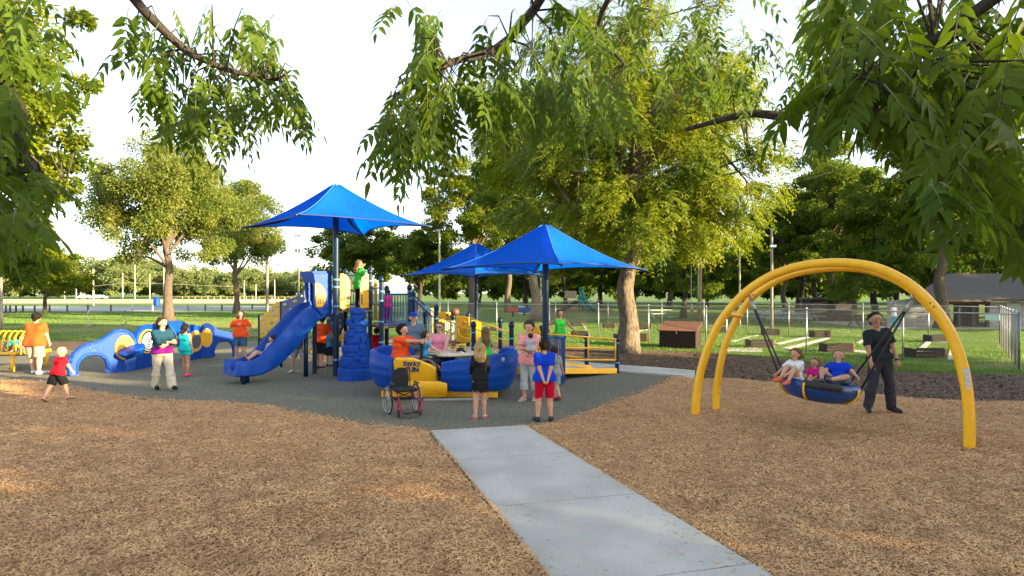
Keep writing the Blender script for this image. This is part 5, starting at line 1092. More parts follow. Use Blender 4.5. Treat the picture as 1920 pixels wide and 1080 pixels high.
for a in range(-146, -88, 5):
    for r_, z_ in ((.715, .10), (.725, .02), (.69, .125), (.64, .13)): V.append(bpt(R(a), r_, z_))
n4 = len(V)//4; pad.add(V, [(i*4+x, i*4+y, (i+1)*4+y, (i+1)*4+x) for i in range(n4-1) for x, y in ((1, 0), (0, 2), (2, 3))]); o = pad.build('grip_pad', BLACK, t, smooth=True, fix=False); sm = o.modifiers.new('s', 'SOLIDIFY'); sm.thickness = .025; sm.offset = 1
hL = at(1408, 563, 10.7); hR = at(1711, 562, 9.2)
for h_, aa, ex_ in ((hL, (R(-172), R(162)), Vector((.0, 0, 0))), (hR, (R(-22), R(16)), Vector((0, 0, 0)))):
    MB().tube([h_+Vector((0, 0, .10)), h_], .03, 8).build('hanger', STEEL, t, smooth=True)
    for a in aa:
        e = bpt(a, .69, .05); MB().tube([h_, h_.lerp(e, .5), e], .016, 8).build('rope', BLACK, t, smooth=True)
        dv = (e-h_).normalized(); MB().tube([h_, h_+dv*.22], .024, 8).build('ferrule', STEEL, t, smooth=True)
# ------------------------------------------------------------------ people (implicit surface -> one continuous mesh)
def V3(*a): return np.array(a, float)
def un(v): v = np.asarray(v, float); return v/max(np.linalg.norm(v), 1e-9)
class Field:
    def __init__(s, lo, hi, vx):
        s.vx = vx; s.lo = np.asarray(lo, float); s.n = np.ceil((np.asarray(hi)-s.lo)/vx).astype(int)+1
        s.F = np.full(s.n, 9.0, np.float32); s.ax = [s.lo[i]+np.arange(s.n[i])*vx for i in range(3)]
    def sub(s, mn, mx):
        a = np.clip(np.floor((mn-s.lo)/s.vx).astype(int), 0, s.n-1); b = np.clip(np.ceil((mx-s.lo)/s.vx).astype(int)+1, 1, s.n)
        return tuple(slice(a[i], b[i]) for i in range(3))
    def grid(s, sl): return s.ax[0][sl[0]][:, None, None], s.ax[1][sl[1]][None, :, None], s.ax[2][sl[2]][None, None, :]
    def cone(s, a, b, ra, rb, k=.012, sub=False):
        a = np.asarray(a, float); b = np.asarray(b, float); r = max(ra, rb)+3*k+2.5*s.vx
        sl = s.sub(np.minimum(a, b)-r, np.maximum(a, b)+r); X_, Y_, Z_ = s.grid(sl); d = b-a; L2 = max(d @ d, 1e-9)
        t = np.clip(((X_-a[0])*d[0]+(Y_-a[1])*d[1]+(Z_-a[2])*d[2])/L2, 0, 1)
        D = np.sqrt((X_-a[0]-t*d[0])**2+(Y_-a[1]-t*d[1])**2+(Z_-a[2]-t*d[2])**2)-(ra+(rb-ra)*t)
        f = s.F[sl]
        if sub: s.F[sl] = np.maximum(f, -D); return
        h = np.clip(.5+.5*(f-D)/k, 0, 1) if k > 0 else (D < f)*1.0
        s.F[sl] = np.where(f > 5, D, f*(1-h)+D*h-(k*h*(1-h) if k > 0 else 0))
    def ball(s, c, r, k=.012, sub=False): s.cone(c, np.asarray(c)+V3(0, 0, 1e-4), r, r, k, sub)
    def plane(s, p, n):                     # keep the side opposite to n
        X_, Y_, Z_ = s.grid((slice(None),)*3); s.F = np.maximum(s.F, (X_-p[0])*n[0]+(Y_-p[1])*n[1]+(Z_-p[2])*n[2])
    def cutbox(s, c, axes):                 # remove where every (axis, lo) condition holds: axis.(p-c) > lo
        X_, Y_, Z_ = s.grid((slice(None),)*3); D = None
        for ax_, lo_ in axes:
            q = lo_-((X_-c[0])*ax_[0]+(Y_-c[1])*ax_[1]+(Z_-c[2])*ax_[2]); D = q if D is None else np.maximum(D, q)
        s.F = np.maximum(s.F, -D)
    def union(s, o, k):
        h = np.clip(.5+.5*(s.F-o.F)/k, 0, 1); s.F = np.minimum(np.minimum(s.F, o.F), np.where((s.F < 5) & (o.F < 5), s.F*(1-h)+o.F*h-k*h*(1-h), 9)).astype(np.float32)
    def wrinkle(s, amp, fr, seed):
        q = np.random.default_rng(seed); X_, Y_, Z_ = s.grid((slice(None),)*3)
        for _ in range(4):
            d = un(q.normal(size=3))*fr*q.uniform(.6, 1.5); s.F = s.F+(amp*np.sin(X_*d[0]+Y_*d[1]+Z_*d[2]*.5+q.uniform(0, 6))).astype(np.float32)
    def mesh(s):
        F_ = s.F; n = F_.shape; S = F_ < 0
        c = S[:-1, :-1, :-1].astype(np.int8)
        for i, j, k in ((1, 0, 0), (0, 1, 0), (0, 0, 1), (1, 1, 0), (1, 0, 1), (0, 1, 1), (1, 1, 1)): c = c+S[i:n[0]-1+i, j:n[1]-1+j, k:n[2]-1+k]
        act = (c > 0) & (c < 8); idx = np.full(act.shape, -1, np.int64); I = np.argwhere(act); idx[act] = np.arange(len(I))
        P = np.zeros((len(I), 3)); W = np.zeros(len(I))
        cor = [(i, j, k) for i in (0, 1) for j in (0, 1) for k in (0, 1)]
        for a in cor:
            for ax_ in range(3):
                if a[ax_]: continue
                b = list(a); b[ax_] = 1
                fa = F_[I[:, 0]+a[0], I[:, 1]+a[1], I[:, 2]+a[2]]; fb = F_[I[:, 0]+b[0], I[:, 1]+b[1], I[:, 2]+b[2]]
                m = (fa < 0) != (fb < 0); t = np.where(m, fa/np.where(m, fa-fb, 1), 0); p = np.tile(np.array(a, float), (len(I), 1)); p[:, ax_] += t; P += p*m[:, None]; W += m
        V = s.lo+(I+P/np.maximum(W, 1)[:, None])*s.vx; Q = []
        for ax_ in range(3):
            o1, o2 = [(1, 2), (2, 0), (0, 1)][ax_]; sl0 = [slice(None)]*3; sl1 = [slice(None)]*3; sl0[ax_] = slice(0, -1); sl1[ax_] = slice(1, None)
            for o in (o1, o2): sl0[o] = slice(1, -1); sl1[o] = slice(1, -1)
            A_, B_ = S[tuple(sl0)], S[tuple(sl1)]; E = np.argwhere(A_ != B_); 
            if not len(E): continue
            fl = A_[tuple(E.T)]; base = E.copy(); base[:, o1] += 1; base[:, o2] += 1
            def g(d1, d2): q = base.copy(); q[:, o1] -= d1; q[:, o2] -= d2; return idx[tuple(q.T)]
            q = np.stack([g(1, 1), g(0, 1), g(0, 0), g(1, 0)], 1); q[~fl] = q[~fl][:, ::-1]; Q.append(q)
        Q = np.concatenate(Q); return V, Q[(Q >= 0).all(1)]
def ik(a, t, l1, l2, hint):
    a = np.asarray(a, float); t = np.asarray(t, float); d = t-a; L = np.linalg.norm(d); L = min(L, (l1+l2)*.998); d = un(d); t = a+d*L
    x = (l1*l1-l2*l2+L*L)/(2*L); h = math.sqrt(max(l1*l1-x*x, 0)); hp = np.asarray(hint, float); hp = hp-d*(hp @ d); return a+d*x+un(hp)*h, t
CLOTH = {}
def cloth(name, c, c2=None, scale=14, rough=.92): return mat(name, c, rough, c2, scale, .25, 90, spec=.15)
SKIN = mat('skin_light', (.56, .31, .21), .55, (.50, .26, .17), 9, spec=.35); SKINT = mat('skin_tan', (.42, .22, .135), .55, (.37, .19, .115), 9, spec=.35)
HAIRM = {'brown': mat('brown_hair', (.055, .03, .017), .5, (.03, .016, .009), 30, .5, 60, stretch=(3, 3, .5), spec=.12), 'dark': mat('dark_hair', (.018, .011, .008), .7, (.01, .006, .005), 30, .5, 60, stretch=(3, 3, .5), spec=.12),
         'blond': mat('blond_hair', (.50, .33, .15), .55, (.26, .15, .06), 22, .6, 60, stretch=(3, 3, .4), spec=.12), 'tow': mat('pale_blond_hair', (.66, .50, .28), .6, (.42, .29, .14), 30, .5, 60), 'sandy': mat('sandy_hair', (.20, .11, .045), .55, (.10, .055, .025), 26, .6, 60, stretch=(3, 3, .4), spec=.12)}
EYEW = mat('eye_white', (.42, .40, .38), .3); IRIS = mat('dark_iris', (.03, .02, .015), .2); LIP = mat('lips', (.42, .12, .10), .45); TEETH = mat('teeth', (.75, .72, .66), .3)
def person(loc, rot, h, label, top=None, bot=None, shoe=None, hair=('brown', 'short'), skin=None, w=1.0, kid=0.0, pelvis=(0, 0, .525), lean=0, side=0, twist=0, yaw=0, pitch=0,
           handR=(-.165, -.02, .43), handL=(.165, -.02, .43), elR=(-.3, .8, 0), elL=(.3, .8, 0), footR=(-.062, 0, .042), footL=(.062, 0, .042), knR=(0, -1, 0), knL=(0, -1, 0), toe=((-.15, -1, 0), (.15, -1, 0)),
           curl=.7, vx=None, extra=None, smile=False, group=None, belly=0, glasses=False, category='person', palmR=None, palmL=None):
    skin = skin or SKIN; loc = Vector(loc); t = thing('person', loc, label, category, group); t.rotation_euler = (0, 0, R(rot))
    vx = vx or max(.0085, min(.013, loc.y*.00072))
    S = h; hs = .0745*(1+.20*kid)        # head half height relative
    pel = V3(*pelvis); cl, sl_ = math.cos(R(lean)), math.sin(R(lean)); cs, ss = math.cos(R(side)), math.sin(R(side))
    up = un(V3(ss, -sl_*cs, cl*cs)); tw = R(twist); lat = V3(math.cos(tw), math.sin(tw), 0); lat = un(lat-up*(lat @ up)); fw = -np.cross(up, lat)*-1
    fw = np.cross(lat, up)*-1 if (np.cross(lat, up)[1] > 0) else np.cross(lat, up)
    plat = un(V3(math.cos(tw*.3), math.sin(tw*.3), 0))
    tl = .285*(1-.04*kid)
    sh_w = (.098 if not kid else .088)*(.5+.5*w); neckb = pel+up*tl; chest = pel+up*(tl*.70); waist = pel+up*(tl*.34)
    shR, shL = neckb-lat*sh_w-up*.018, neckb+lat*sh_w-up*.018
    hipR, hipL = pel-plat*.048*w-up*.012, pel+plat*.048*w-up*.012
    ua, fa_, th_, ca_ = .158, .138, .238, .232
    scl = (1-.05*kid)
    eR, wR = ik(shR, V3(*handR), ua*scl, fa_*scl, V3(*elR)); eL, wL = ik(shL, V3(*handL), ua*scl, fa_*scl, V3(*elL))
    kR, aR = ik(hipR, V3(*footR), th_, ca_, V3(*knR)); kL, aL = ik(hipL, V3(*footL), th_, ca_, V3(*knL))
    hc = neckb+up*(.030+hs*(1.0 if not kid else .85))
    ya, pi_ = R(yaw), R(pitch); hu = un(V3(ss*.4, -sl_*.35, 1)); f0 = un(V3(fw[0], fw[1], 0)); hf = V3(f0[0]*math.cos(ya)-f0[1]*math.sin(ya), f0[0]*math.sin(ya)+f0[1]*math.cos(ya), 0)
    hf = un(hf*math.cos(pi_)+V3(0, 0, -1)*math.sin(pi_)); hu = un(hu-hf*(hu @ hf)); hl = np.cross(hf, hu)*-1
    pts = np.array([pel, neckb, shR, shL, eR, wR, eL, wL, kR, aR, kL, aL, hc, hc+hu*hs])
    lo = pts.min(0)-.15; hi = pts.max(0)+.15; lo[2] = min(lo[2], aR[2]-.05, aL[2]-.05); 
    m = .5+.5*w
    def F_new(): return Field(lo*S, hi*S, vx)
    def torso(f, g=0, k=.02):           # g = inflation in body units
        f.cone((neckb-lat*sh_w*.86-up*.02)*S, (neckb+lat*sh_w*.86-up*.02)*S, (.031+g)*S, (.031+g)*S, k*S)
        f.cone((chest-lat*.05*w)*S, (chest+lat*.05*w)*S, (.058*m+g)*S, (.058*m+g)*S, k*2*S)
        f.cone((waist-lat*.038*w)*S, (waist+lat*.038*w)*S, (.052*w+g)*S, (.052*w+g)*S, k*2*S)
        if belly: f.ball((waist+fw*.03)*S, (.06*w*belly+g)*S, k*2*S)
        f.cone((pel-plat*.042*w)*S, (pel+plat*.042*w)*S, (.060*w+g)*S, (.060*w+g)*S, k*2*S)
    def leg(f, hp, kn, an, g=0, g2=None, upto=2, k=.012, fl=0):
        g2 = g if g2 is None else g2
        if upto <= 1: q = hp+(kn-hp)*upto; f.cone(hp*S, q*S, (.054*m+g)*S, (.054*m-.018*m*upto+g2+fl)*S, k*S); return
        f.cone(hp*S, kn*S, (.054*m+g)*S, (.035*m+g)*S, k*S)
        u_ = upto-1; cf = kn+(an-kn)*.32-un(np.cross(np.cross(an-kn, fw), an-kn))*0
        if u_ <= .32: f.cone(kn*S, (kn+(an-kn)*u_)*S, (.035*m+g)*S, (.034*m+g2+fl)*S, k*S); return
        f.cone(kn*S, cf*S, (.033*m+g)*S, (.034*m+g+(g2-g)*.3)*S, k*S); q = kn+(an-kn)*u_
        f.cone(cf*S, q*S, (.034*m+g+(g2-g)*.3)*S, (.034*m-(.034*m-.021)*(u_-.32)/.68+g2+fl)*S, k*S)
    def arm(f, sh, el, wr, g=0, upto=2, k=.010, fl=0):
        if upto <= 1: f.cone(sh*S, (sh+(el-sh)*upto)*S, (.030*m+g)*S, (.026*m+g+fl)*S, k*S); return
        f.cone(sh*S, el*S, (.029*m+g)*S, (.0225*m+g)*S, k*S); f.cone(el*S, (el+(wr-el)*min(1, upto-1))*S, (.0225*m+g)*S, (.0225*m-(.0225*m-.0155)*(upto-1)+g+fl)*S, k*S)
    # ---- body
    f = F_new(); torso(f); leg(f, hipR, kR, aR); leg(f, hipL, kL, aL); arm(f, shR, eR, wR); arm(f, shL, eL, wL)
    f.cone((neckb-up*.01)*S, (hc-hu*hs*.35)*S, .030*m**.5*S, .027*S, .012*S)
    def head(f, g=0, jaw=True):
        f.ball((hc+hu*hs*.22-hf*hs*.14)*S, (hs*.76+g)*S, .004*S); f.ball((hc+hu*hs*.20+hf*hs*.13)*S, (hs*.70+g)*S, .01*S)
        if jaw: f.cone((hc-hu*hs*.22+hf*hs*.12)*S, (hc-hu*hs*.70+hf*hs*.30)*S, hs*.60*S, hs*.27*S, .012*S)
    head(f)
    f.cone((hc+hu*hs*.02+hf*hs*.74)*S, (hc-hu*hs*.20+hf*hs*.92)*S, hs*.09*S, hs*.14*S, .006*S)
    for s_ in (-1, 1): f.cone((hc+hl*s_*hs*.70-hf*hs*.05+hu*hs*.08)*S, (hc+hl*s_*hs*.74-hf*hs*.0-hu*hs*.16)*S, hs*.15*S, hs*.10*S, .003*S)
    for s_, el, wr, pv in ((-1, eR, wR, palmR), (1, eL, wL, palmL)):
        hd = un(wr-el); pn = V3(*pv) if pv is not None else lat*(-s_)*1.0   # palm normal
        pn = un(pn-hd*(pn @ hd)); pa = np.cross(hd, pn); hk = 1.0+.08*kid
        thumb_side = pa if (pa @ fw) > 0 else -pa
        p0 = wr+hd*.012; pe = wr+hd*.048*hk
        for q in (-.009, .009): f.cone((p0+pa*q*.7)*S, (pe+pa*q*1.2)*S, .0125*S, .0125*S, .004*S)
        for i in range(4):
            b = pe+pa*(i-1.5)*.0125*hk; ln = (.036, .042, .039, .030)[i]*hk; c_ = curl*(.8+.15*i); d1 = un(hd*math.cos(c_*.6)+pn*math.sin(c_*.6)); d2 = un(hd*math.cos(c_*1.5)+pn*math.sin(c_*1.5))
            rf = max(.0058*S, vx*.62); f.cone(b*S, (b+d1*ln*.5)*S, rf*1.1, rf, .0015*S); f.cone((b+d1*ln*.5)*S, (b+d1*ln*.5+d2*ln*.5)*S, rf, rf*.85, .0015*S)
        b = wr+hd*.020+thumb_side*.014; d1 = un(hd*.7+thumb_side*.7+pn*.25); f.cone(b*S, (b+d1*.026)*S, max(.0085*S, vx*.7), max(.007*S, vx*.65), .004*S); f.cone((b+d1*.026)*S, (b+d1*.026+un(hd+pn*.4)*.02)*S, max(.007*S, vx*.62), max(.006*S, vx*.6), .002*S)
    tv = []
    for s_, an, kn, tt in ((-1, aR, kR, toe[0]), (1, aL, kL, toe[1])):
        td = un(V3(*tt)); heel = an-td*.018; dn = V3(0, 0, -1) if abs(td[2]) < .6 else un(V3(0, 1, 0)*0+un(an-kn)); dn = un(dn-td*(dn @ td)); tv.append((an, td, dn))
        if shoe is None or shoe[1] == 'flip': 
            f.cone((heel+dn*.018)*S, (an+td*.085+dn*.028)*S, .020*S, .013*S, .01*S); f.cone((an+td*.03+dn*.012)*S, (an+td*.075+dn*.026)*S, .022*S, .017*S, .008*S)
            for q in range(4): sv = np.cross(td, dn); f.cone((an+td*.08+dn*.030+sv*(q-1.5)*.011)*S, (an+td*.102+dn*.032+sv*(q-1.5)*.011)*S, .0075*S, .0065*S, .002*S)
    V, Q = f.mesh(); npmesh('body', V, Q, skin, t, smooth=True)
    # ---- face
    if kid >= 0:
        fc = MB(); 
        for s_ in (-1, 1):
            e = hc+hf*hs*.735+hl*s_*hs*.29+hu*hs*.06
            o = MB().ball(Vector(e*S), hs*.09*S, 10).build('eye', EYEW, None, smooth=True); o.parent = t
            o2 = MB().ball(Vector((e+hf*hs*.04)*S), hs*.068*S, 8).build('iris', IRIS, None, smooth=True); o2.parent = o
            o3 = MB().tube([Vector((e+hf*hs*.10+hu*hs*.19-hl*hs*.14)*S), Vector((e+hf*hs*.14+hu*hs*.235)*S), Vector((e+hf*hs*.07+hu*hs*.18+hl*hs*.14)*S)], hs*.016*S, 6).build('eyebrow', HAIRM[hair[0]] if hair else HAIRM['brown'], None, smooth=True); o3.parent = t
        mo = hc-hu*hs*.42+hf*hs*.76; wd = hs*(.24 if smile else .19)
        o = MB().tube([Vector((mo-hl*wd+hu*hs*(.05 if smile else 0)-hf*hs*.05)*S), Vector((mo-hu*hs*.01)*S), Vector((mo+hl*wd+hu*hs*(.05 if smile else 0)-hf*hs*.05)*S)], [hs*.03*S, hs*(.075 if smile else .05)*S, hs*.03*S], 8).build('mouth', LIP, None, smooth=True); o.parent = t
        if smile: o2 = MB().tube([Vector((mo-hl*wd*.6+hf*hs*.05+hu*hs*.02)*S), Vector((mo+hl*wd*.6+hf*hs*.05+hu*hs*.02)*S)], hs*.028*S, 6).build('teeth', TEETH, None, smooth=True); o2.parent = o
        if glasses:
            g_ = MB()
            for s_ in (-1, 1): g_.ball(Vector((hc+hf*hs*.90+hl*s_*hs*.32+hu*hs*.07)*S), hs*.2*S, 10, (1, .5, .85)); g_.tube([Vector((hc+hf*hs*.85+hl*s_*hs*.5+hu*hs*.1)*S), Vector((hc+hf*hs*.1+hl*s_*hs*.82+hu*hs*.1)*S)], hs*.04*S, 5)
            o = g_.build('sunglasses', BLACK, None, smooth=True); o.parent = t
    # ---- clothes
    def emit(f, name, m_, wr_=0, fr=40, par=None, seed=1):
        if wr_: f.wrinkle(wr_*S, fr/S*1.6, seed)
        V, Q = f.mesh()
        if len(V): o = npmesh(name, V, Q, m_, par or t, smooth=True); return o
    sd_ = int(abs(loc.x*100+loc.y*10)) % 997
    if bot:
        kind, bm_, ln = bot[0], bot[1], bot[2]; fl = bot[3] if len(bot) > 3 else .0
        f = F_new(); f.cone((pel-plat*.042*w)*S, (pel+plat*.042*w)*S, (.060*w+.010)*S, (.060*w+.010)*S, .03*S); f.cone((pel+up*.05-plat*.036*w)*S, (pel+up*.05+plat*.036*w)*S, (.050*w+.004)*S, (.050*w+.004)*S, .02*S)
        if kind == 'skirt':
            for i in range(16):
                a = 2*math.pi*i/16; q = pel+plat*math.cos(a)*(.075+fl)+fw*math.sin(a)*(.075+fl)-V3(0, 0, 1)*ln; f.cone((pel+plat*math.cos(a)*.03+fw*math.sin(a)*.03)*S, q*S, .045*S, .020*S, .02*S)
        else:
            for hp, kn, an in ((hipR, kR, aR), (hipL, kL, aL)):
                f2 = F_new(); leg(f2, hp, kn, an, .010, .010+fl, ln)
                if ln <= 1.1: f2.plane((hp+(kn-hp)*min(1, ln)*.97)*S, un(kn-hp))
                elif ln < 1.8: f2.plane((kn+(an-kn)*(ln-1)*.97)*S, un(an-kn))
                f.union(f2, .008*S)
        f.plane((pel+up*.062)*S, up)
        emit(f, bot[4] if len(bot) > 4 else {'skirt': 'skirt', 'pants': 'trousers', 'shorts': 'shorts'}[kind], bm_, .0016, 38, seed=sd_)
    if top:
        kind, tm, sleeve = top[0], top[1], top[2]; hem = top[3] if len(top) > 3 else .0
        f = F_new(); g = .009; torso(f, g, .016)
        f.cone((pel-plat*.042*w)*S, (pel+plat*.042*w)*S, (.060*w+.019)*S, (.060*w+.019)*S, .03*S)
        if hem > .03: f.cone((pel-plat*.044*w-up*hem*.6)*S, (pel+plat*.044*w-up*hem*.6)*S, (.063*w+.018)*S, (.063*w+.018)*S, .03*S)
        if sleeve:
            for sh, el, wr in ((shR, eR, wR), (shL, eL, wL)):
                if sleeve <= 1.2:
                    f2 = F_new(); arm(f2, sh, el, wr, .009, min(1, sleeve*.95), .010, .007); f2.plane((sh+(el-sh)*.82*min(1, sleeve))*S, un(el-sh)); f.union(f2, .010*S)
                else: arm(f, sh, el, wr, .008, sleeve, .010, 0)
        else:
            for sh in (shR, shL): f.ball((sh+lat*(.022 if sh is shL else -.022)+up*.0)*S, .040*S, sub=True)
        f.plane((pel-up*hem)*S, -up); f.ball((neckb+up*.035+fw*(.018 if kind != 'tank' else .02))*S, (.036 if kind != 'tank' else .048)*m**.5*S, sub=True)
        if kind == 'tank': f.plane((neckb-up*.004)*S, up)
        tp_ = emit(f, top[4] if len(top) > 4 else {'tee': 'tshirt', 'tank': 'tank_top', 'polo': 'polo_shirt', 'long': 'long_sleeve_top'}[kind], tm, .0015, 34, seed=sd_+7)
    # ---- shoes
    if shoe:
        sm_, sk = shoe[0], shoe[1]
        for an, td, dn in tv:
            heel = an-td*.020; f = F_new(); sv = np.cross(td, dn)
            if sk == 'flip':
                f.cone((heel+dn*.038)*S, (an+td*.10+dn*.040)*S, .022*S, .024*S, .01*S); f.plane((an+dn*.0385)*S, -dn); f.plane((an+dn*.050)*S, dn)
            else:
                f.cone((heel+dn*.014)*S, (an+td*.10+dn*.024)*S, .026*S, .020*S, .012*S); f.cone((an+dn*.0)*S, (an+td*.05+dn*.015)*S, .026*S, .026*S, .015*S); f.plane((an+dn*.044)*S, dn)
            emit(f, 'sandal' if sk == 'flip' else 'shoe', sm_)
            if sk == 'flip':
                a_, b_ = (an+td*.075+dn*.008)*S, None
                o = MB().tube([Vector((an+td*.02+sv*.022+dn*.02)*S), Vector((an+td*.065+dn*.005)*S), Vector((an+td*.02-sv*.022+dn*.02)*S)], .005*S, 6).build('strap', sm_, None, smooth=True); o.parent = t
            elif len(shoe) > 2:
                f = F_new(); f.cone((heel+dn*.03)*S, (an+td*.10+dn*.036)*S, .0265*S, .021*S, .012*S); f.plane((an+dn*.046)*S, dn); f.plane((an+dn*.034)*S, -dn); emit(f, 'sole', shoe[2])
    # ---- hair
    if hair:
        hm = HAIRM[hair[0]]; st = hair[1]; f = F_new(); g = hs*(.15 if st != 'short' else .10); head(f, g, jaw=False)
        if st == 'bald': pass
        if st in ('long', 'bob', 'pony', 'bun'): f.cone((hc+hu*hs*.1-hf*hs*.3)*S, (hc-hu*hs*.35-hf*hs*.35)*S, hs*.72*S, hs*.58*S, .01*S)
        if st in ('long', 'bob'):
            L = hair[2] if len(hair) > 2 else .14
            for s_ in (-1, -.4, .4, 1): 
                a = hc+hl*s_*hs*.55-hf*hs*(.30 if abs(s_) < 1 else .05)-hu*hs*.1; b = hc+hl*s_*hs*.62-hf*hs*(1.15 if abs(s_) < 1 else .75)-V3(0, 0, 1)*(L*.55+hs*.3)-fw*0; c = b-V3(0, 0, 1)*L*.5-hl*s_*.006
                f.cone(a*S, b*S, hs*.40*S, hs*.36*S, .008*S); f.cone(b*S, c*S, hs*.36*S, hs*.16*S, .006*S)
        if st == 'pony':
            a = hc-hf*hs*.85+hu*hs*.05; b = a-hf*.020-V3(0, 0, 1)*.05; c = b-V3(0, 0, 1)*(hair[2] if len(hair) > 2 else .07); f.cone(a*S, b*S, hs*.20*S, hs*.26*S, .004*S); f.cone(b*S, c*S, hs*.26*S, hs*.09*S, .004*S)
        if st == 'bun': f.ball((hc-hf*hs*.9+hu*hs*.35)*S, hs*.32*S, .004)
        if st == 'short': f.cone((hc+hu*hs*.1-hf*hs*.3)*S, (hc-hu*hs*.25-hf*hs*.4)*S, hs*.66*S, hs*.5*S, .01*S)
        if st == 'curly':
            q = np.random.default_rng(sd_)
            for _ in range(46):
                d = un(q.normal(size=3)); 
                if d @ hf > .35 and d @ hu < .5: continue
                f.ball((hc+hu*hs*.1-hf*hs*.15+d*hs*.85)*S, hs*.27*S, .003*S)
        f.cutbox(hc*S, [(hf*.8-hu*.6, hs*(-.12 if st == 'short' else .06)*S), (hf, hs*.02*S)])
        if st in ('short',): f.cutbox(hc*S, [(hf, -hs*.05*S), (-hu, -hs*.10*S)]); f.plane((hc-hu*hs*.55)*S, -hu)
        f.wrinkle(hs*.028*S, 190/S, sd_)
        emit(f, 'hair', hm)
        if st == 'cap' or (len(hair) > 3 and hair[3] == 'cap'):
            cm = hair[4]; f = F_new(); head(f, hs*.14, jaw=False); f.plane((hc+hu*hs*.30)*S, -hu); f.cone((hc+hu*hs*.36+hf*hs*.6)*S, (hc+hu*hs*.30+hf*hs*1.35)*S, hs*.5*S, hs*.42*S, .0); 
            f.cutbox(hc*S, [(hf, hs*.86*S), (hu, hs*.42*S)]); f.plane((hc+hu*hs*.29)*S, -hu); emit(f, 'cap', cm)
    if extra: extra(t, dict(S=S, hc=hc, hs=hs, hf=hf, hu=hu, hl=hl, pel=pel, up=up, fw=fw, lat=lat, chest=chest, waist=waist, wR=wR, wL=wL, eR=eR, eL=eL, neckb=neckb, w=w, kR=kR, kL=kL))
    return t
def under(t, D, m):
    f = Field((D['pel']-.16)*D['S'], (D['pel']+.2)*D['S'], .011); S = D['S']; w = D['w']
    for q, r in ((D['pel']-D['up']*.012, .076*w), (D['pel']+D['up']*.06, .066*w)): f.cone((q-D['lat']*.042*w)*S, (q+D['lat']*.042*w)*S, r*S, r*S, .03*S)
    f.plane((D['pel']-D['up']*.022)*S, -D['up']); f.plane((D['pel']+D['up']*.075)*S, D['up']); V, Q = f.mesh(); npmesh('purple_top', V, Q, m, t, smooth=True)
def marks(t, D, back=False, rows=((.70, .13), (.56, .09)), m=None):     # printed lines of writing too small to read
    sh = [c for c in t.children if c.name.startswith('tshirt')][0]; fwd = Vector(D['fw'])*(-1 if back else 1); lat_ = Vector(D['lat']); upv = Vector(D['up']); S = D['S']
    mb = MB()
    for v, wd in rows:
        ce = Vector((D['waist']*(1-v)+D['neckb']*v)*S); n_ = max(4, int(wd/.016))
        for i in range(n_):
            c = []
            for x, y in ((i, -.5), (i+.68, -.5), (i+.68, .5), (i, .5)):
                p = ce+lat_*((x/n_-.5)*wd)+upv*(y*.022)+fwd*.5; ok, hit, nn, _ = sh.ray_cast(p, -fwd)
                if ok: c.append(hit+fwd*.005)
            if len(c) == 4: mb.add(c, [(0, 1, 2, 3)])
    if mb.v: o = mb.build('shirt_print', m or PRW, None, fix=False); o.parent = t
RUBZ = Vector((0, 0, .013))
def gR(px, py): return G(px, py)+RUBZ
def gM(px, py): p = G(px, py); return p+Vector((0, 0, .016+float(mulch_h(np.array([p.x]), np.array([p.y]))[0])))
ORANGE = cloth('orange_jersey', (.82, .09, .018), (.74, .075, .015)); KHAKI = cloth('khaki_twill', (.40, .32, .22), (.35, .28, .19)); KHL = cloth('pale_khaki_twill', (.54, .47, .36), (.48, .42, .32))
RED = cloth('red_jersey', (.55, .008, .02), (.48, .006, .016)); BLK = cloth('black_jersey', (.010, .010, .012), (.016, .016, .018)); DENIM = cloth('blue_denim', (.06, .13, .22), (.045, .10, .17), 30); DDENIM = cloth('dark_denim', (.008, .04, .07), (.014, .055, .09), 30)
TURQ = cloth('turquoise_jersey', (.01, .36, .42)); GREENJ = cloth('bright_green_jersey', (.05, .52, .06)); PINK = cloth('pink_jersey', (.80, .16, .32), (.72, .3, .38), 6); SALM = cloth('salmon_print', (.82, .22, .18), (.70, .36, .38), 16); BLUEJ = cloth('royal_blue_jersey', (.006, .05, .52), (.005, .04, .42)); REDS = cloth('red_mesh_shorts', (.50, .004, .03)); GREYJ = cloth('grey_jersey', (.30, .31, .33)); LGREY = cloth('light_grey_linen', (.42, .43, .44)); WHITEJ = cloth('white_jersey', (.72, .71, .72), (.66, .65, .67)); MAGJ = cloth('magenta_jersey', (.70, .015, .22)); PURP = cloth('purple_jersey', (.20, .01, .20)); SKYJ = cloth('sky_blue_jersey', (.06, .32, .55)); CHAR = cloth('charcoal_polo', (.014, .020, .024), (.020, .027, .031)); CHARP = cloth('charcoal_trousers', (.045, .045, .058), (.035, .035, .045)); SLATE = cloth('slate_blue_jersey', (.10, .15, .21)); PURPT = cloth('dark_purple_print', (.045, .02, .10), (.5, .5, .55), 60); TULLE = cloth('black_tulle', (.009, .009, .010), (.02, .02, .022), 60)
LEATH = mat('black_leather', (.012, .012, .013), .4); SNK = mat('dark_sneaker', (.02, .025, .035), .6); WSOLE = mat('white_sole', (.6, .6, .6), .6); PNKS = mat('pink_sneaker', (.8, .06, .16), .6); PFL = mat('pink_flipflop', (.6, .12, .16), .6); WFL = mat('white_sandal', (.6, .58, .55), .6); ORF = mat('orange_foam_shoe', (.72, .13, .06), .6); BRS = mat('brown_sandal', (.10, .06, .04), .6); REDSH = mat('dark_red_shoe', (.22, .01, .02), .6)
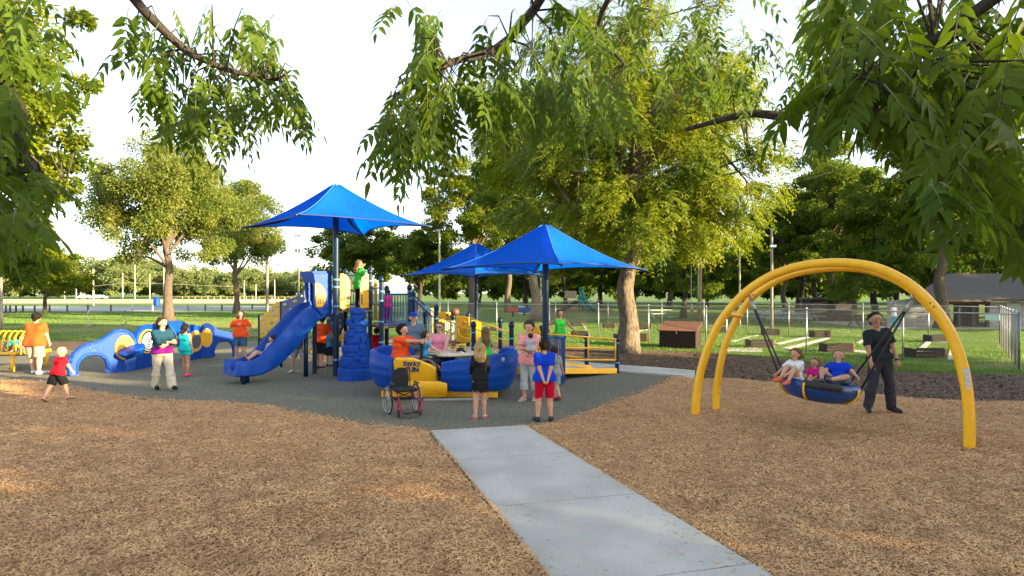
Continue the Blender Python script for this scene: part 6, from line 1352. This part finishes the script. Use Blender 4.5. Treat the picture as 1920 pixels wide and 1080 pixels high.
def decal(par, D, s, size, up_off, back, m, bold=0):
    # small printed marks on a shirt: laid on the cloth by ray casting
    dg = bpy.context.evaluated_depsgraph_get(); sh = [c for c in par.children if 'shirt' in c.name or 'top' in c.name][0]
    fwd = Vector(D['fw'])*(-1 if back else 1); ce = Vector((D['waist']*(1-up_off)+D['neckb']*up_off)*D['S']); lat_ = Vector(D['lat'])*(-1 if back else 1); upv = Vector(D['up'])
    if (lat_.cross(upv)).dot(fwd) < 0: lat_ = -lat_
    def fn(x, y, z):
        p = ce+lat_*x+upv*y+fwd*.5; ok, hit, nn, _ = sh.ray_cast(p, -fwd)
        return (hit if ok else p-fwd*.38)+fwd*(.003+z)
    o = text_on(lambda x, y, z: fn(x, y, z), s, size, m, None, 'shirt_print', .0008, bold); o.parent = par; return o
PRW = mat('white_print', (.7, .66, .62), .7); PRR = mat('red_print', (.5, .05, .08), .7)
# --- left group
person(gR(65, 703), 182, 1.72, 'woman in orange shirt and khaki shorts seen from behind by the yellow hoops', ('tee', ORANGE, .95, .07), ('shorts', KHAKI, 1.0, .02), (WFL, 'shoe'), ('dark', 'bun'), w=1.38, lean=6,
       handR=(-.15, -.12, .47), handL=(.13, -.16, .47), footR=(-.085, .03, .042), footL=(.06, -.05, .042), toe=((-.3, -1, 0), (.5, -.8, 0)), pitch=18)
person(gM(108, 757), 160, 1.10, 'pale blond toddler in red shirt and black shorts running over the mulch', ('tee', RED, .9, .05), ('shorts', BLK, .95, .03), (BRS, 'flip'), ('tow', 'short'), kid=1, lean=12, w=1.1,
       handR=(-.12, -.2, .50), handL=(.13, -.14, .46), footR=(-.10, -.13, .045), footL=(.06, .20, .075), toe=((-.4, -1, 0), (.3, -.8, -.5)), yaw=10)
person(gR(304, 733), 52, 1.70, 'woman in denim jacket, purple top and pale khaki trousers walking with folded arms', ('long', DDENIM, 1.55, -.05, 'denim_jacket'), ('pants', KHL, 1.97, .024), (BLK, 'shoe'), ('brown', 'pony', .03), w=1.18,
       handR=(.04, -.155, .66), handL=(-.02, -.15, .62), elR=(-.7, .1, -.6), elL=(.7, .1, -.6), footR=(-.03, .13, .05), footL=(.075, -.14, .042), yaw=20, toe=((-.1, -1, -.2), (.1, -1, 0)),
       extra=lambda t, D: under(t, D, PURP))

person(gR(347, 707), 172, 1.42, 'girl in turquoise tank top and shorts with pink shoes seen from behind', ('tank', TURQ, 0, .04), ('shorts', TURQ, .42, .012), (PNKS, 'shoe'), ('dark', 'pony', .08), skin=SKINT, kid=.3,
       handR=(-.13, -.05, .42), handL=(.12, -.10, .72), elL=(.6, .3, -.6), footR=(-.045, 0, .042), footL=(.035, -.06, .042))
person(gR(368, 672), 200, .95, 'small child crouching behind the turquoise girl at the crawl wall', ('tee', WHITEJ, .9, .03), ('shorts', KHAKI, .9, .02), (SNK, 'shoe'), ('brown', 'short'), kid=1, pelvis=(0, 0, .36), lean=35, footR=(-.08, .0, .042), footL=(.10, .05, .042), handR=(-.1, -.25, .45), handL=(.1, -.25, .45))
person(gR(451, 677), 8, 1.66, 'smiling woman in orange shirt and denim shorts standing hands on hips', ('tee', ORANGE, 1.0, .05), ('shorts', DENIM, .95, .012), (WFL, 'flip'), ('sandy', 'bob', .06), w=1.2, smile=True,
       handR=(-.10, -.02, .56), handL=(.10, -.02, .56), elR=(-1, .25, -.1), elL=(1, .25, -.1), footR=(-.085, 0, .042), footL=(.075, -.02, .042), yaw=28, extra=lambda t, D: (decal(t, D, 'COMMUNITY', .045, .72, False, PRW), decal(t, D, 'PLAYDAY', .045, .52, False, PRW)) if False else marks(t, D))

# girl on the slide
sp = ex+D*.98+Sd*(-.15); person(Vector((sp.x, sp.y, .57)), math.degrees(math.atan2(D.x, -D.y))+180, 1.12, 'little girl in dark purple print top sliding down the blue slide', ('tank', PURPT, 0, .03), ('shorts', PURPT, .35, .01), (BRS, 'flip'), ('brown', 'pony', .04), kid=.9,
       pelvis=(0, 0, .075), lean=-22, footR=(-.04, -.40, .02), footL=(.05, -.42, .01), knR=(0, -.3, 1), knL=(0, -.3, 1), toe=((-.2, -.6, 1), (.2, -.6, 1)), handR=(-.15, .10, .12), handL=(.16, .10, .12), yaw=0, pitch=5)
# tower
person(gp(673, 17.1, DZ+.002), 150, 1.40, 'long haired girl in bright green shirt standing on the top deck between yellow gates', ('tee', GREENJ, 1.05, .14), ('pants', BLK, 1.9, -.002, 'leggings'), (SNK, 'shoe'), ('sandy', 'long', .16), kid=.2,
       handR=(-.11, -.12, .50), handL=(.05, -.16, .86), elL=(.6, -.2, -.8), yaw=-35)
person(gp(727, 17.2, 1.362), 215, 1.00, 'small child in pink behind the blue bars of the bridge deck', ('tee', MAGJ, 1.0, .06), ('pants', PURP, 1.9, .004), (SNK, 'shoe'), ('brown', 'short'), kid=1, handR=(-.12, -.18, .62), handL=(.12, -.18, .62))
person(gR(599, 693), 170, 1.62, 'person in orange shirt and black shorts half hidden behind the blue slide', ('tee', ORANGE, 1.0, .06), ('shorts', BLK, .95, .03), (SNK, 'shoe', WSOLE), ('brown', 'short'), w=1.1, lean=16, handR=(-.2, -.2, .5), handL=(.16, -.2, .55), footR=(-.05, .03, .042), footL=(.06, -.03, .042))
person(gR(560, 699), 5, 1.50, 'person in grey shorts whose legs show beneath the blue slide', ('tee', SLATE, 1.0, .05), ('shorts', GREYJ, .9, .02), (WFL, 'shoe'), ('brown', 'short'), lean=22, footR=(-.12, 0, .042), footL=(.14, -.02, .042), handR=(-.15, -.2, .5), handL=(.15, -.2, .5), pelvis=(0, .04, .50))
person(gR(617, 688), 165, 1.18, 'boy in light blue patterned shirt and black shorts behind the navy post', ('tee', SKYJ, 1.0, .07), ('shorts', BLK, .95, .03), (SNK, 'shoe'), ('brown', 'short'), kid=.7, handR=(-.14, -.1, .5), handL=(.14, -.1, .5))
person(gR(706, 692), 200, 1.22, 'child in red shirt behind the blue castle climber', ('tee', RED, 1.0, .08), ('shorts', BLK, .95, .03), (SNK, 'shoe'), ('brown', 'short'), kid=.7, handR=(-.14, -.1, .5), handL=(.14, -.1, .5))
# crew of the sway ride
def onB(px, d, z=.345): return gp(px, d, z)
person(onB(753, 12.9, .36), 62, 1.66, 'smiling dark haired woman in orange shirt seated in the sway ride reaching right', ('tee', ORANGE, 1.0, .05), ('pants', DENIM, 1.9, .012), (SNK, 'shoe'), ('dark', 'curly'), w=1.38, pelvis=(0, .02, .27), smile=True,
       footR=(-.08, -.26, .05), footL=(.08, -.24, .05), handR=(.02, -.30, .52), handL=(.10, -.29, .50), elR=(-.5, 0, -1), elL=(.6, .1, -1), curl=1.4, lean=6)
person(onB(775, 14.6, .02), 12, 1.78, 'man in blue cap and slate shirt standing behind the sway ride', ('tee', SLATE, 1.0, .06), ('pants', KHAKI, 1.9, .01), (SNK, 'shoe'), ('brown', 'short', 0, 'cap', cloth('blue_cap', (.01, .05, .35))), w=1.25, belly=1.05, handR=(-.16, -.1, .45), handL=(.17, -.1, .45), lean=4)
person(onB(823, 14.05, .345), -8, 1.66, 'woman in pink tank top and sunglasses sitting at the back of the ride', ('tank', PINK, .0, .04), ('pants', DENIM, 1.9, .01), (SNK, 'shoe'), ('sandy', 'bun'), w=1.3, pelvis=(0, .03, .27), glasses=True, smile=True, footR=(-.08, -.26, .05), footL=(.08, -.24, .05), handR=(-.12, -.2, .33), handL=(.13, -.2, .33))
WCp = BC+Vector((-.32, -.28, .345))
person(Vector((WCp.x-.02, WCp.y, WCp.z+.0)), 100, 1.15, 'boy in light blue shirt sitting in the dark wheelchair on the ride', ('tee', SKYJ, 1.0, .02), ('shorts', KHAKI, .95, .02), (SNK, 'shoe'), ('brown', 'short'), kid=.8, pelvis=(0, .06, .475), footR=(-.07, -.30, .12), footL=(.07, -.30, .12), knR=(0, -.6, 1), knL=(0, -.6, 1), handR=(-.10, -.18, .55), handL=(.12, -.2, .55), yaw=18)
person(onB(877, 13.3, .345), -95, 1.10, 'child in white lying forward over the sway ride table with brown hair', ('tee', WHITEJ, 1.0, .03), ('shorts', DENIM, .95, .02), (SNK, 'shoe'), ('brown', 'long', .06), kid=.8, pelvis=(0, .20, .38), lean=68, handR=(-.14, -.28, .53), handL=(.14, -.26, .53), footR=(-.06, .05, .05), footL=(.06, .08, .05), pitch=35)
person(onB(909, 13.75, .345), 200, 1.36, 'girl with long sandy hair and green top seated at the right end of the ride', ('tank', GREENJ, 0, .04), ('shorts', DENIM, .6, .01), (SNK, 'shoe'), ('sandy', 'long', .20), kid=.35, pelvis=(0, .02, .36), footR=(-.06, -.2, .05), footL=(.06, -.2, .05), handR=(-.14, -.16, .45), handL=(.14, -.16, .45))
# bystanders in front
def tutu(t, D):
    S = D['S']; mb = MB(); q = np.random.default_rng(3)
    for i in range(60):
        a = 2*math.pi*i/60+q.uniform(-.05, .05); r = q.uniform(.085, .125); z = -.155+q.uniform(-.02, .02)
        p0 = (D['pel']+V3(math.cos(a)*.06, math.sin(a)*.055, .03))*S; p1 = (D['pel']+V3(math.cos(a)*r, math.sin(a)*r*.95, z))*S; s_ = V3(-math.sin(a), math.cos(a), 0)*.011*S
        p01 = (p0+p1)/2+V3(math.cos(a), math.sin(a), .3)*.018*S
        mb.add([Vector(p0-s_*.6), Vector(p0+s_*.6), Vector(p01+s_), Vector(p1+s_*1.3), Vector(p1-s_*1.3), Vector(p01-s_)], [(0, 1, 2, 5), (5, 2, 3, 4)])
    o = mb.build('tulle_layer', TULLE, None, fix=False); o.parent = t
person(gR(900, 786), 186, 1.37, 'girl with wavy blond hair in black top and black tutu seen from behind', ('long', BLK, 1.75, .02), ('skirt', BLK, .12, .01), (PFL, 'flip'), ('blond', 'long', .12), kid=.35, w=.96, extra=tutu,
       handR=(-.10, -.15, .55), handL=(.10, -.15, .55), footR=(-.055, -.02, .042), footL=(.06, .03, .042), toe=((-.3, -1, 0), (.4, -1, 0)))
person(gR(992, 752), -28, 1.68, 'woman in salmon print top and grey cropped trousers holding a baby', ('tee', SALM, 1.1, .07), ('pants', LGREY, 1.62, .016), (WFL, 'flip'), ('brown', 'bun'), w=1.14, yaw=8, pitch=12,
       handR=(.03, -.16, .60), handL=(-.03, -.165, .66), elR=(-.8, .2, -.6), elL=(.8, .2, -.6), footR=(-.065, 0, .042), footL=(.05, .09, .042))
bp_ = gR(992, 752)
person(bp_+Vector((.02, -.27, .98)), 150, .66, 'baby in pale grey held against the chest of the woman in salmon', ('tee', LGREY, 1.0, .06), ('shorts', LGREY, .9, .02), None, ('brown', 'short'), kid=1.6, w=1.2, pelvis=(0, 0, .2), footR=(-.12, -.14, .03), footL=(.12, -.12, .03), handR=(-.14, -.12, .42), handL=(.14, -.12, .44), category='baby', yaw=40)
def stripes(t, D):
    pass
person(gR(1021, 791), 184, 1.46, 'boy in royal blue shirt and red shorts with hands clasped behind his back', ('tee', BLUEJ, 1.0, .04), ('shorts', REDS, 1.05, .018), (SNK, 'shoe', SNK), ('dark', 'short'), kid=.25, w=1.16,
       handR=(-.018, .125, .475), handL=(.018, .125, .475), elR=(-1, .1, .1), elL=(1, .1, .1), footR=(-.075, 0, .042), footL=(.085, .02, .042), toe=((-.35, -1, 0), (.35, -1, 0)), curl=1.1)
person(gR(1040, 752), 150, 1.15, 'child mostly hidden behind the boy in blue, one dark red shoe showing', ('tee', GREYJ, 1.0, .05), ('shorts', GREYJ, .9, .02), (REDSH, 'shoe'), ('brown', 'short'), kid=.7, footL=(-.12, .02, .05), footR=(-.02, 0, .042), handR=(-.1, -.15, .5), handL=(.1, -.15, .5))
person(gp(1050, 17.0, .30), 8, 1.50, 'girl in bright green tank top leaning back on the yellow ramp rail', ('tank', GREENJ, 0, .05), ('shorts', DDENIM, .42, .012), (SNK, 'shoe'), ('brown', 'pony', .06), skin=SKINT, kid=.15, handR=(-.26, -.05, .58), handL=(.27, -.10, .57), elR=(-.5, .6, -.4), elL=(.6, .6, -.4))
person(gp(24, 17.35, .53), 100, 1.0, 'child in turquoise with dark hair crouching inside the yellow hoop tunnel', ('tee', TURQ, 1.0, .03), ('shorts', BLK, .9, .02), (SNK, 'shoe'), ('dark', 'short'), kid=1, pelvis=(0, .12, .2), lean=60, footR=(-.08, .2, .05), footL=(.08, .2, .05), knR=(0, -.6, -1), knL=(0, -.6, -1), handR=(-.1, -.25, .05), handL=(.1, -.25, .05), pitch=-5)
# --- swing riders
def inB(px, py, d): return at(px, py, d)
person(inB(1491, 722, 9.7), -62, 1.16, 'sandy haired boy in white shirt and orange shoes at the left of the basket swing', ('tee', WHITEJ, 1.0, .0), ('shorts', KHL, .95, .02), (ORF, 'shoe'), ('sandy', 'long', .0), kid=.75, pelvis=(0, 0, .06),
       footR=(-.04, -.27, .10), footL=(.07, -.25, .08), knR=(0, -.3, 1), knL=(.1, -.3, 1), toe=((-.3, -1, .1), (.1, -1, .0)), handR=(-.14, -.24, .14), handL=(.04, -.26, .16), elL=(.5, 0, -.6), yaw=0, curl=1.5, lean=-2)
person(inB(1528, 722, 9.85), -70, .92, 'toddler in magenta shirt between the two boys in the basket swing', ('tee', MAGJ, 1.0, .03), ('shorts', MAGJ, .9, .02), (SNK, 'shoe'), ('sandy', 'short'), kid=1.2, pelvis=(0, 0, .02), footR=(-.06, -.3, -.02), footL=(.08, -.3, -.02), knR=(0, -.3, 1), knL=(0, -.3, 1), handR=(-.13, -.2, .10), handL=(.12, -.22, .12))
person(inB(1572, 726, 9.6), -30, 1.18, 'laughing boy in blue shirt with one foot up in the basket swing', ('tee', BLUEJ, 1.0, .0), ('shorts', SLATE, .9, .02), (BRS, 'shoe'), ('sandy', 'short'), kid=.8, pelvis=(0, .05, .06), lean=-24, smile=True, w=1.15,
       footR=(-.20, -.20, .11), footL=(-.10, -.27, .13), knR=(-.5, -.2, .6), knL=(.9, -.2, .5), toe=((-.6, -.6, .2), (-.3, -1, .5)), handR=(-.20, -.12, .16), handL=(.23, -.08, .16), yaw=-5, pitch=-18)
def manx(t, D):
    S = D['S']; w = D['wL']; e = D['eL']; d = un(w-e)
    o = MB().tube([Vector((w-d*.010)*S), Vector((w+d*.002)*S)], .021*S, 12).build('watch', BLACK, None, smooth=True); o.parent = t
    b = D['pel']+D['up']*.045; o = MB()
    pts = [Vector((b+V3(math.cos(a)*.092, math.sin(a)*.066, 0))*S) for a in [i*math.pi/16 for i in range(32)]]; o.tube(pts, .0085*S, 6, closed=True); q = o.build('belt', LEATH, None, smooth=True); q.parent = t
    q = MB().box(Vector((b+V3(.085, -.05, -.012))*S), (.035*S, .02*S, .055*S)).build('phone_pouch', BLACK, None, bevel=.004); q.parent = t
    n_ = D['neckb']; q = MB(); 
    for s_ in (-1, 1): q.add([Vector((n_+V3(s_*.012, -.040, -.006))*S), Vector((n_+V3(s_*.042, -.018, .018))*S), Vector((n_+V3(s_*.046, -.03, -.004))*S), Vector((n_+V3(s_*.022, -.052, -.028))*S)], [(0, 1, 2, 3)])
    q = q.build('collar', CHAR, None, fix=False); q.parent = t
person(gM(1650, 782), 4, 1.83, 'smiling man in charcoal polo and grey trousers pushing the basket swing', ('polo', CHAR, .95, .0), ('pants', CHARP, 1.93, .010), (LEATH, 'shoe'), ('dark', 'short'), skin=SKINT, w=1.04, side=-7, smile=True,
       footR=(-.135, -.01, .042), footL=(.105, -.02, .042), toe=((-.5, -1, 0), (.25, -1, 0)), handR=(-.185, -.13, .475), elR=(-.6, .6, 0), handL=(.125, -.10, .475), elL=(.8, .5, 0), yaw=-12, extra=manx, palmL=(0, 1, 0))
# far small figures
person(gp(1676, 37), 20, 1.6, 'distant person in white shirt near the picnic tables by the stone wall', ('tee', WHITEJ, 1.0, .05), ('pants', TURQ, 1.9, .01), (SNK, 'shoe'), ('brown', 'short'), vx=.03)
person(gp(1297, 56), 60, 1.4, 'distant child in red shorts beyond the brown pole', ('tee', WHITEJ, 1.0, .05), ('shorts', RED, .95, .02), (SNK, 'shoe'), ('brown', 'short'), vx=.03)
person(gp(1472, 50), 190, 1.7, 'distant person in red sitting at the pale picnic tables', ('tee', RED, 1.0, .05), ('pants', DDENIM, 1.9, .01), (SNK, 'shoe'), ('dark', 'short'), vx=.03, pelvis=(0, 0, .29), footR=(-.08, -.24, .05), footL=(.08, -.24, .05))
